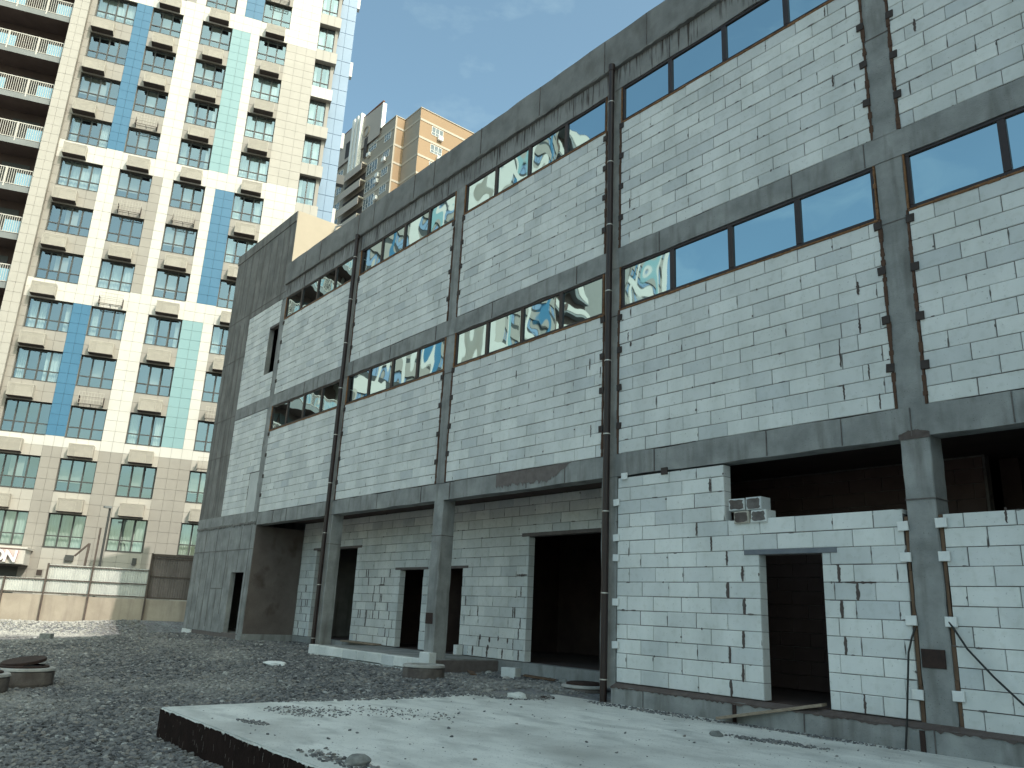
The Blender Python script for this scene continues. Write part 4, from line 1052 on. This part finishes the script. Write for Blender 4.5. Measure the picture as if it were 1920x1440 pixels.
# air conditioner cages
def cage(kind):
    c = MB(); w, h, d = 1.25, .72, .50
    # slatted or perforated front, side sheets, open base, mostly filled by a shade-dark plate
    n = 26
    if kind < 3:
        for i in range(n): x = w*i/n; c.box(x+.006, x+w/n-.008, -d, -d+.012, .03, h)
        c.box(0, w, -d-.006, -d+.016, 0, .035, 0); c.box(0, w, -d-.006, -d+.016, h-.03, h+.005, 0)
        c.box(0, .012, -d+.02, -.0, .03, h, 0); c.box(w-.012, w, -d+.02, 0, .03, h, 0)
        c.box(0, w, -d+.02, 0, h-.012, h, 0)
    else:
        for z in (.03, .25, .47, .68): c.bar((0, -d, z), (w, -d, z), .014)
        for i in range(9): x = w*i/8; c.bar((x, -d, 0), (x, -d, .7), .010)
        for x in (0, w): c.box(x-.006, x+.006, -d, 0, 0, .5, 1)
    for x in (.02, w*.5, w-.02): c.bar((x, -d, .01), (x, 0, .01), .018, 1)
    if kind < 3: c.box(.0, w, -d+.02, -.0, .0, .012, 1)
    c.bar((0, -d, .01), (w, -d, .01), .018, 1); c.bar((0, -.25, .01), (w, -.25, .01), .012, 1)
    if kind in (0, 1):
        x0 = .36 if kind == 0 else .10
        c.box(x0, x0+.80, -d+.10, -.10, .04, .58, 2); c.box(x0+.08, x0+.5, -d+.11, -.12, .030, .04, 1)
    return c.mesh('air_conditioner_cage', [M['cage'], M['cage_dark'], M['ac_white']])
CAGE = [cage(0), cage(1), cage(2), cage(3)]
rc = random.Random(21)
for k in range(0, 16):
    for u in (-3.15, .36, 3.42, 7.05):
        kd = rc.choice([0, 0, 0, 1, 2, 2, 3]); inst('air_conditioner_cage', CAGE[kd], tow, (u, -.035, 3.41+3*k+1.88))

# balconies
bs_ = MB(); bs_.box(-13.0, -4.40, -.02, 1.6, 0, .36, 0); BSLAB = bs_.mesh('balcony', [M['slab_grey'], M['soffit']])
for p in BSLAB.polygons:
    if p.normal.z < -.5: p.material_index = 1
rl = MB(); x = -13.0
while x < -4.42:
    rl.box(x-.012, x+.012, .02, .045, .44, 1.44); x += .115
rl.box(-13.0, -4.42, .012, .052, 1.42, 1.47); rl.box(-13.0, -4.42, .015, .05, .42, .45)
for x in (-12.2, -10.6, -9.0, -7.4, -5.8): rl.box(x-.03, x+.03, -.03, .0, .2, 1.46)
RAIL = rl.mesh('railing', M['rail_white'])
BGL = []
for a, c in ((-12.9, -10.4), (-8.9, -7.0), (-5.3, -4.45)):
    gp = MB(); gp.box(a, c, .06, .07, .46, 1.2); BGL.append(gp.mesh('glass_screen', M['balc_glass']))
for k in range(0, 20):
    o = inst('balcony', BSLAB, tow, (0, 0, 2.45+3*k)); inst('railing', RAIL, o)
    for g_ in BGL: inst('glass_screen', g_, o)
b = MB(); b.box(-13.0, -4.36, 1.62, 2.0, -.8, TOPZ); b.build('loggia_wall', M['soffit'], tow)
b = MB()
for k in range(0, 20):
    for x in (-11.8, -9.2, -6.6): b.box(x, x+1.5, 1.57, 1.615, 2.85+3*k, 4.95+3*k)
b.build('balcony_door', M['t_frame'], tow)
b = MB(); b.box(-13.3, -13.02, -.36, 2.0, -.8, TOPZ); b.box(-13.3, 12.9, 0.5, 16, TOPZ-.19, TOPZ+.3); b.build('end_pier', M['t_beige'], tow)
# the tower's continuation along the street, mirrored in the strip windows
def plain_facade(root, ushift, mirror=1):
    b = MB()
    def q(a, c, y0, y1, d, e, key):
        a2, c2 = (ushift+a, ushift+c) if mirror > 0 else (ushift-c, ushift-a); b.box(a2, c2, y0, y1, d, e, TI[key])
    for (a, c, win, n) in SEG:
        lv = [-.8, 8.6, 9.41, 17.2, 18.41, 26.2, 27.41, 38.2, 39.41, 47.2, 48.41, 59.2, TOPZ]
        if not win:
            cuts = [4.95, 5.55, 6.12, 6.70] if a == 4.95 else [a, c]
            for p, r_ in zip(cuts, cuts[1:]):
                for d, e in zip(lv, lv[1:]): q(p, r_, 0, .5, d, e, tcol((p+r_)/2, (d+e)/2, 0))
        else:
            q(a, c, 0, .5, -.8, 3.41, 't_taupe')
            for k in range(0, 19):
                z = 3.41+3*k; q(a, c, 0, .5, z+1.8, z+3.0, tcol(0, z+2.4, 1)); q(a, c, .2, .24, z, z+1.8, 't_frame')
                for i in range(n): q(a+(c-a)*i/n+.05, a+(c-a)*(i+1)/n-.05, .17, .19, z+.6, z+1.75, 't_side' if (i+k) % 3 else 't_taupe')
    q(-3.52, 10.5, .5, 14, -.8, TOPZ, 't_white'); q(10.5, 11.9, 0, 14, -.8, TOPZ, 't_white')
    return b
b = plain_facade(tow, -16.9, -1); b.build('street_facade', [M[k] for k in TM], tow)
b = plain_facade(tow, -42.0+.0, 1); b.build('street_facade', [M[k] for k in TM], tow)
b = MB(); b.box(-53.0, -45.6, .5, 14, -.8, TOPZ, 0); 
for k in range(0, 20): b.box(-53.0, -45.6, -.3, .5, 2.45+3*k, 2.8+3*k, 1); b.box(-53.0, -45.6, -.3, -.26, 2.9+3*k, 3.9+3*k, 2)
b.build('street_loggia', [M['soffit'], M['slab_grey'], M['rail_white']], tow)
tw2 = empty('apartment_tower', (TO[0]+math.cos(TA)*-70, TO[1]+math.sin(TA)*-70, 0), TA); tag(tw2, 'second cream and blue apartment tower seen only as a reflection in the strip windows', 'building')
plain_facade(tw2, 0, -1).build('facade', [M[k] for k in TM], tw2)

# canopy with sign at the tower's foot
cn = empty('shop_canopy', (TO[0], TO[1], 0), TA); tag(cn, 'white shop canopy with red and white letters at the foot of the tower', 'canopy')
b = MB(); b.cbox(-6.5, -.44, -1.5, .0, 2.38, 3.14, .03); b.cbox(-6.55, -.36, -1.56, .0, 3.142, 3.24, .02); b.build('fascia', M['rail_white'], cn)
b = MB(); b.box(-6.4, -.5, -1.4, -.04, 2.30, 2.378); b.build('soffit', M['cage_dark'], cn)
b = MB(); b.box(-6.4, -.9, -.06, -.04, -.3, 2.3); b.build('shop_front', M['t_frame'], cn)
def letter(ch, u, z, size):
    cu = bpy.data.curves.new('letter', 'FONT'); cu.body = ch; cu.size = size; cu.extrude = .05; cu.offset = .028; cu.shear = .10
    o = bpy.data.objects.new('letter', cu); col.objects.link(o)
    dg = bpy.context.evaluated_depsgraph_get(); me = bpy.data.meshes.new_from_object(o.evaluated_get(dg)); bpy.data.objects.remove(o); 
    me.materials.clear(); me.materials.append(M['letter_white']); me.materials.append(M['letter_red'])
    for p in me.polygons: p.material_index = 0 if p.normal.z > .9 else 1
    l = inst('letter', me, cn, (u, -1.60, z), (R(90), 0, 0)); return l
letter('O', -1.98, 2.50, .80); letter('N', -1.38, 2.50, .80)
b = MB(); b.box(-.06, .32, -.06, .0, 1.86, 2.26); b.box(-.0, .26, -.08, -.061, 1.92, 2.2, 1); b.build('meter_box', [M['t_taupe'], M['cage_dark']], tow)
b = MB(); b.box(1.2, 1.62, -.16, -.035, 2.75, 3.05, 0); b.build('vent_grille', M['t_frame'], tow); b = MB(); b.box(4.5, 4.72, -.16, -.035, 2.75, 3.1, 0); b.build('vent_grille', M['t_frame'], tow)

# ------------------------------------------------------------------ orange block of flats far behind
flt = empty('block_of_flats', (-83.3, 39.41, 0)); tag(flt, 'distant orange block of flats with cream bands and grey balcony side', 'building')
fx, fy = -83.3, 39.41
def FB(name, m, boxes, parent=None):
    b = MB()
    for (x0, x1, y0, y1, z0, z1) in boxes: b.box(x0-fx, x1-fx, y0-fy, y1-fy, z0, z1)
    return b.build(name, M[m], parent or flt)
HZ = 73.1
FB('east_block', 'o_orange', [(-95, -78.9, 41.05, 62, 0, HZ)])
FB('front_block', 'o_orange', [(-95, -83.3, 39.66, 41.05, 0, HZ)])
FB('street_side', 'o_grey', [(-108, -83.30, 39.41, 39.66, 0, HZ-.02)])
FB('return_side', 'o_grey', [(-83.28, -78.92, 41.03, 41.05, 0, HZ-.02)])
FB('lower_return', 'o_red', [(-83.27, -78.93, 41.0, 41.03, 0, 59.6)])
FB('band', 'o_band', [(-83.30, -78.84, 40.98, 41.03, 71.05-3*k, 71.40-3*k) for k in range(8)] + [(-78.9, -78.84, 40.98, 62, 71.05-3*k, 71.40-3*k) for k in range(8)] + [(-83.3, -83.24, 39.36, 41.0, 71.05-3*k, 71.40-3*k) for k in range(8)] + [(-91.3, -83.24, 39.34, 39.41, 71.05-3*k, 71.40-3*k) for k in range(8)] + [(-108, -98.6, 39.34, 39.41, 68.05-3*k, 68.40-3*k) for k in range(7)])
FB('parapet_cap', 'o_band', [(-83.4, -78.8, 40.95, 62, HZ, HZ+.12), (-95, -83.2, 39.3, 41.0, HZ, HZ+.12)])
FB('corner_strip', 'o_band', [(-83.32, -83.22, 39.33, 39.5, 0, HZ-.05)])
gb = MB()
for (x, z) in ((-102.2, 71.9), ): pass
gb.poly([(-102.2-fx, 39.15-fy, 71.95), (-87.7-fx, 39.15-fy, 71.95), (-87.7-fx, 39.15-fy, 77.5), (-94.0-fx, 39.15-fy, 77.9), (-102.2-fx, 39.15-fy, 77.8)])
gb.poly([(-102.2-fx, 39.40-fy, 71.95), (-102.2-fx, 39.40-fy, 77.8), (-94.0-fx, 39.40-fy, 77.9), (-87.7-fx, 39.40-fy, 77.5), (-87.7-fx, 39.40-fy, 71.95)])
gb.quad((-102.2-fx, 39.15-fy, 77.8), (-94.0-fx, 39.15-fy, 77.9), (-94.0-fx, 39.40-fy, 77.9), (-102.2-fx, 39.40-fy, 77.8)); gb.quad((-94.0-fx, 39.15-fy, 77.9), (-87.7-fx, 39.15-fy, 77.5), (-87.7-fx, 39.40-fy, 77.5), (-94.0-fx, 39.40-fy, 77.9))
gab = gb.build('gable', M['o_pink'], flt)
FB('gable_edge', 'o_white', [(-87.69, -87.4, 39.1, 39.75, 73.0, 77.55)])
FB('gable_cap', 'o_red', [(-102.3, -87.5, 39.1, 39.45, 77.86, 77.98)])
FB('gable_notch', 'cage_dark', [(-99.2, -97.0, 39.12, 39.16, 72.6, 75.6), (-92.6, -91.5, 39.12, 39.16, 69.8, 73.4)])
FB('white_fin', 'o_white', [(-96.6+1.15*k, -95.95+1.15*k, 38.6, 39.3, 68.4, 78.6) for k in range(3)])
# round opening by the fins
rp_ = lathe([(.75, -.1), (.95, -.1), (.95, .1), (.75, .1), (.75, -.1)], 24); rp_.build('round_oculus', M['o_grey'], flt, loc=(-92.2-fx, 39.1-fy, 74.6), rot=(R(90), 0, 0))
for k in range(0, 6):
    z = 68.45-3*k
    o = FB('balcony', 'o_band', [(-98.5, -91.3, 38.5, 39.4, z-.25, z)]); FB('balcony_front', 'o_pink', [(-98.5, -91.3, 38.45, 38.52, z-1.35, z-.26)], o); FB('balcony_recess', 'cage_dark', [(-98.4, -91.4, 39.38, 39.40, z-3.0, z-1.4)], o)
def flat_win(x, z, w, h, side='y', nm=2):
    b = MB(); g = MB(); t = .06
    def put(B, a, c, d, e, y0, y1):
        if side == 'y': B.box(x+a-fx, x+c-fx, 39.41+y0-fy, 39.41+y1-fy, z+d, z+e)
        else: B.box(-78.9-y1-fx, -78.9-y0-fx, x+a-fy, x+c-fy, z+d, z+e)
    for a, c, d, e in [(0, w, 0, t), (0, w, h-t, h), (0, t, t, h-t), (w-t, w, t, h-t)] + [(w*i/nm-.035, w*i/nm+.035, t, h-t) for i in range(1, nm)] + [(t, w-t, h*.35-.025, h*.35+.025)]: put(b, a, c, d, e, -.06, .02)
    put(g, t, w-t, t, h-t, -.035, .02)
    o = b.build('window', M['o_white'], flt); g.build('pane', M['o_glass'], o)
for k in range(0, 5):
    flat_win(-86.3, 69.8-3*k, 1.85, 1.45, nm=3)
    flat_win(-91.2, 66.0-3*k, 3.3, 1.95, nm=4)
    flat_win(-101.4, 69.7-3*k, 1.7, 1.4, nm=2)
    flat_win(43.15, 69.5-3*k, 2.05, 1.4, 'x', 3); flat_win(50.5, 69.5-3*k, 2.05, 1.4, 'x', 3)
flat_win(-91.3, 70.2, 2.5, 1.4, nm=3)
ra = random.Random(3)
def acbox(x, y, z): FB('air_conditioner', 'o_white', [(x, x+.85, y, y+.35, z, z+.62)])
for x, z in ((-91.2, 69.4), (-86.0, 66.2), (-87.6, 64.2), (-87.7, 63.2), (-87.4, 60.2), (-101, 68.9)): acbox(x, 38.98, z)
for y, z in ((44.2, 69.0), (44.3, 65.6)): FB('air_conditioner', 'o_white', [(-78.83, -78.45, y, y+.85, z, z+.6)])

# ------------------------------------------------------------------ neighbouring tower behind the camera that shades the yard
nb = empty('neighbour_tower', (23.1, -.45, -.7), R(113.8)); tag(nb, 'tall plain apartment tower beyond the yard that shades the gravel', 'building')
# local x runs along its west face, local +y points west
b = MB(); b.box(-18, 8, -16, 0, 0, 48.9, 0); b.build('wall', M['t_beige'], nb)
b = MB()
for k in range(16):
    for i in range(7): b.box(-17+3.6*i, -15.1+3.6*i, -.001, .03, 1.2+3*k, 2.9+3*k)
b.build('window_row', M['o_glass'], nb)
b = MB(); b.box(-18.1, 8.1, -16.1, .1, 48.9, 49.2); b.build('roof', M['slab_grey'], nb)
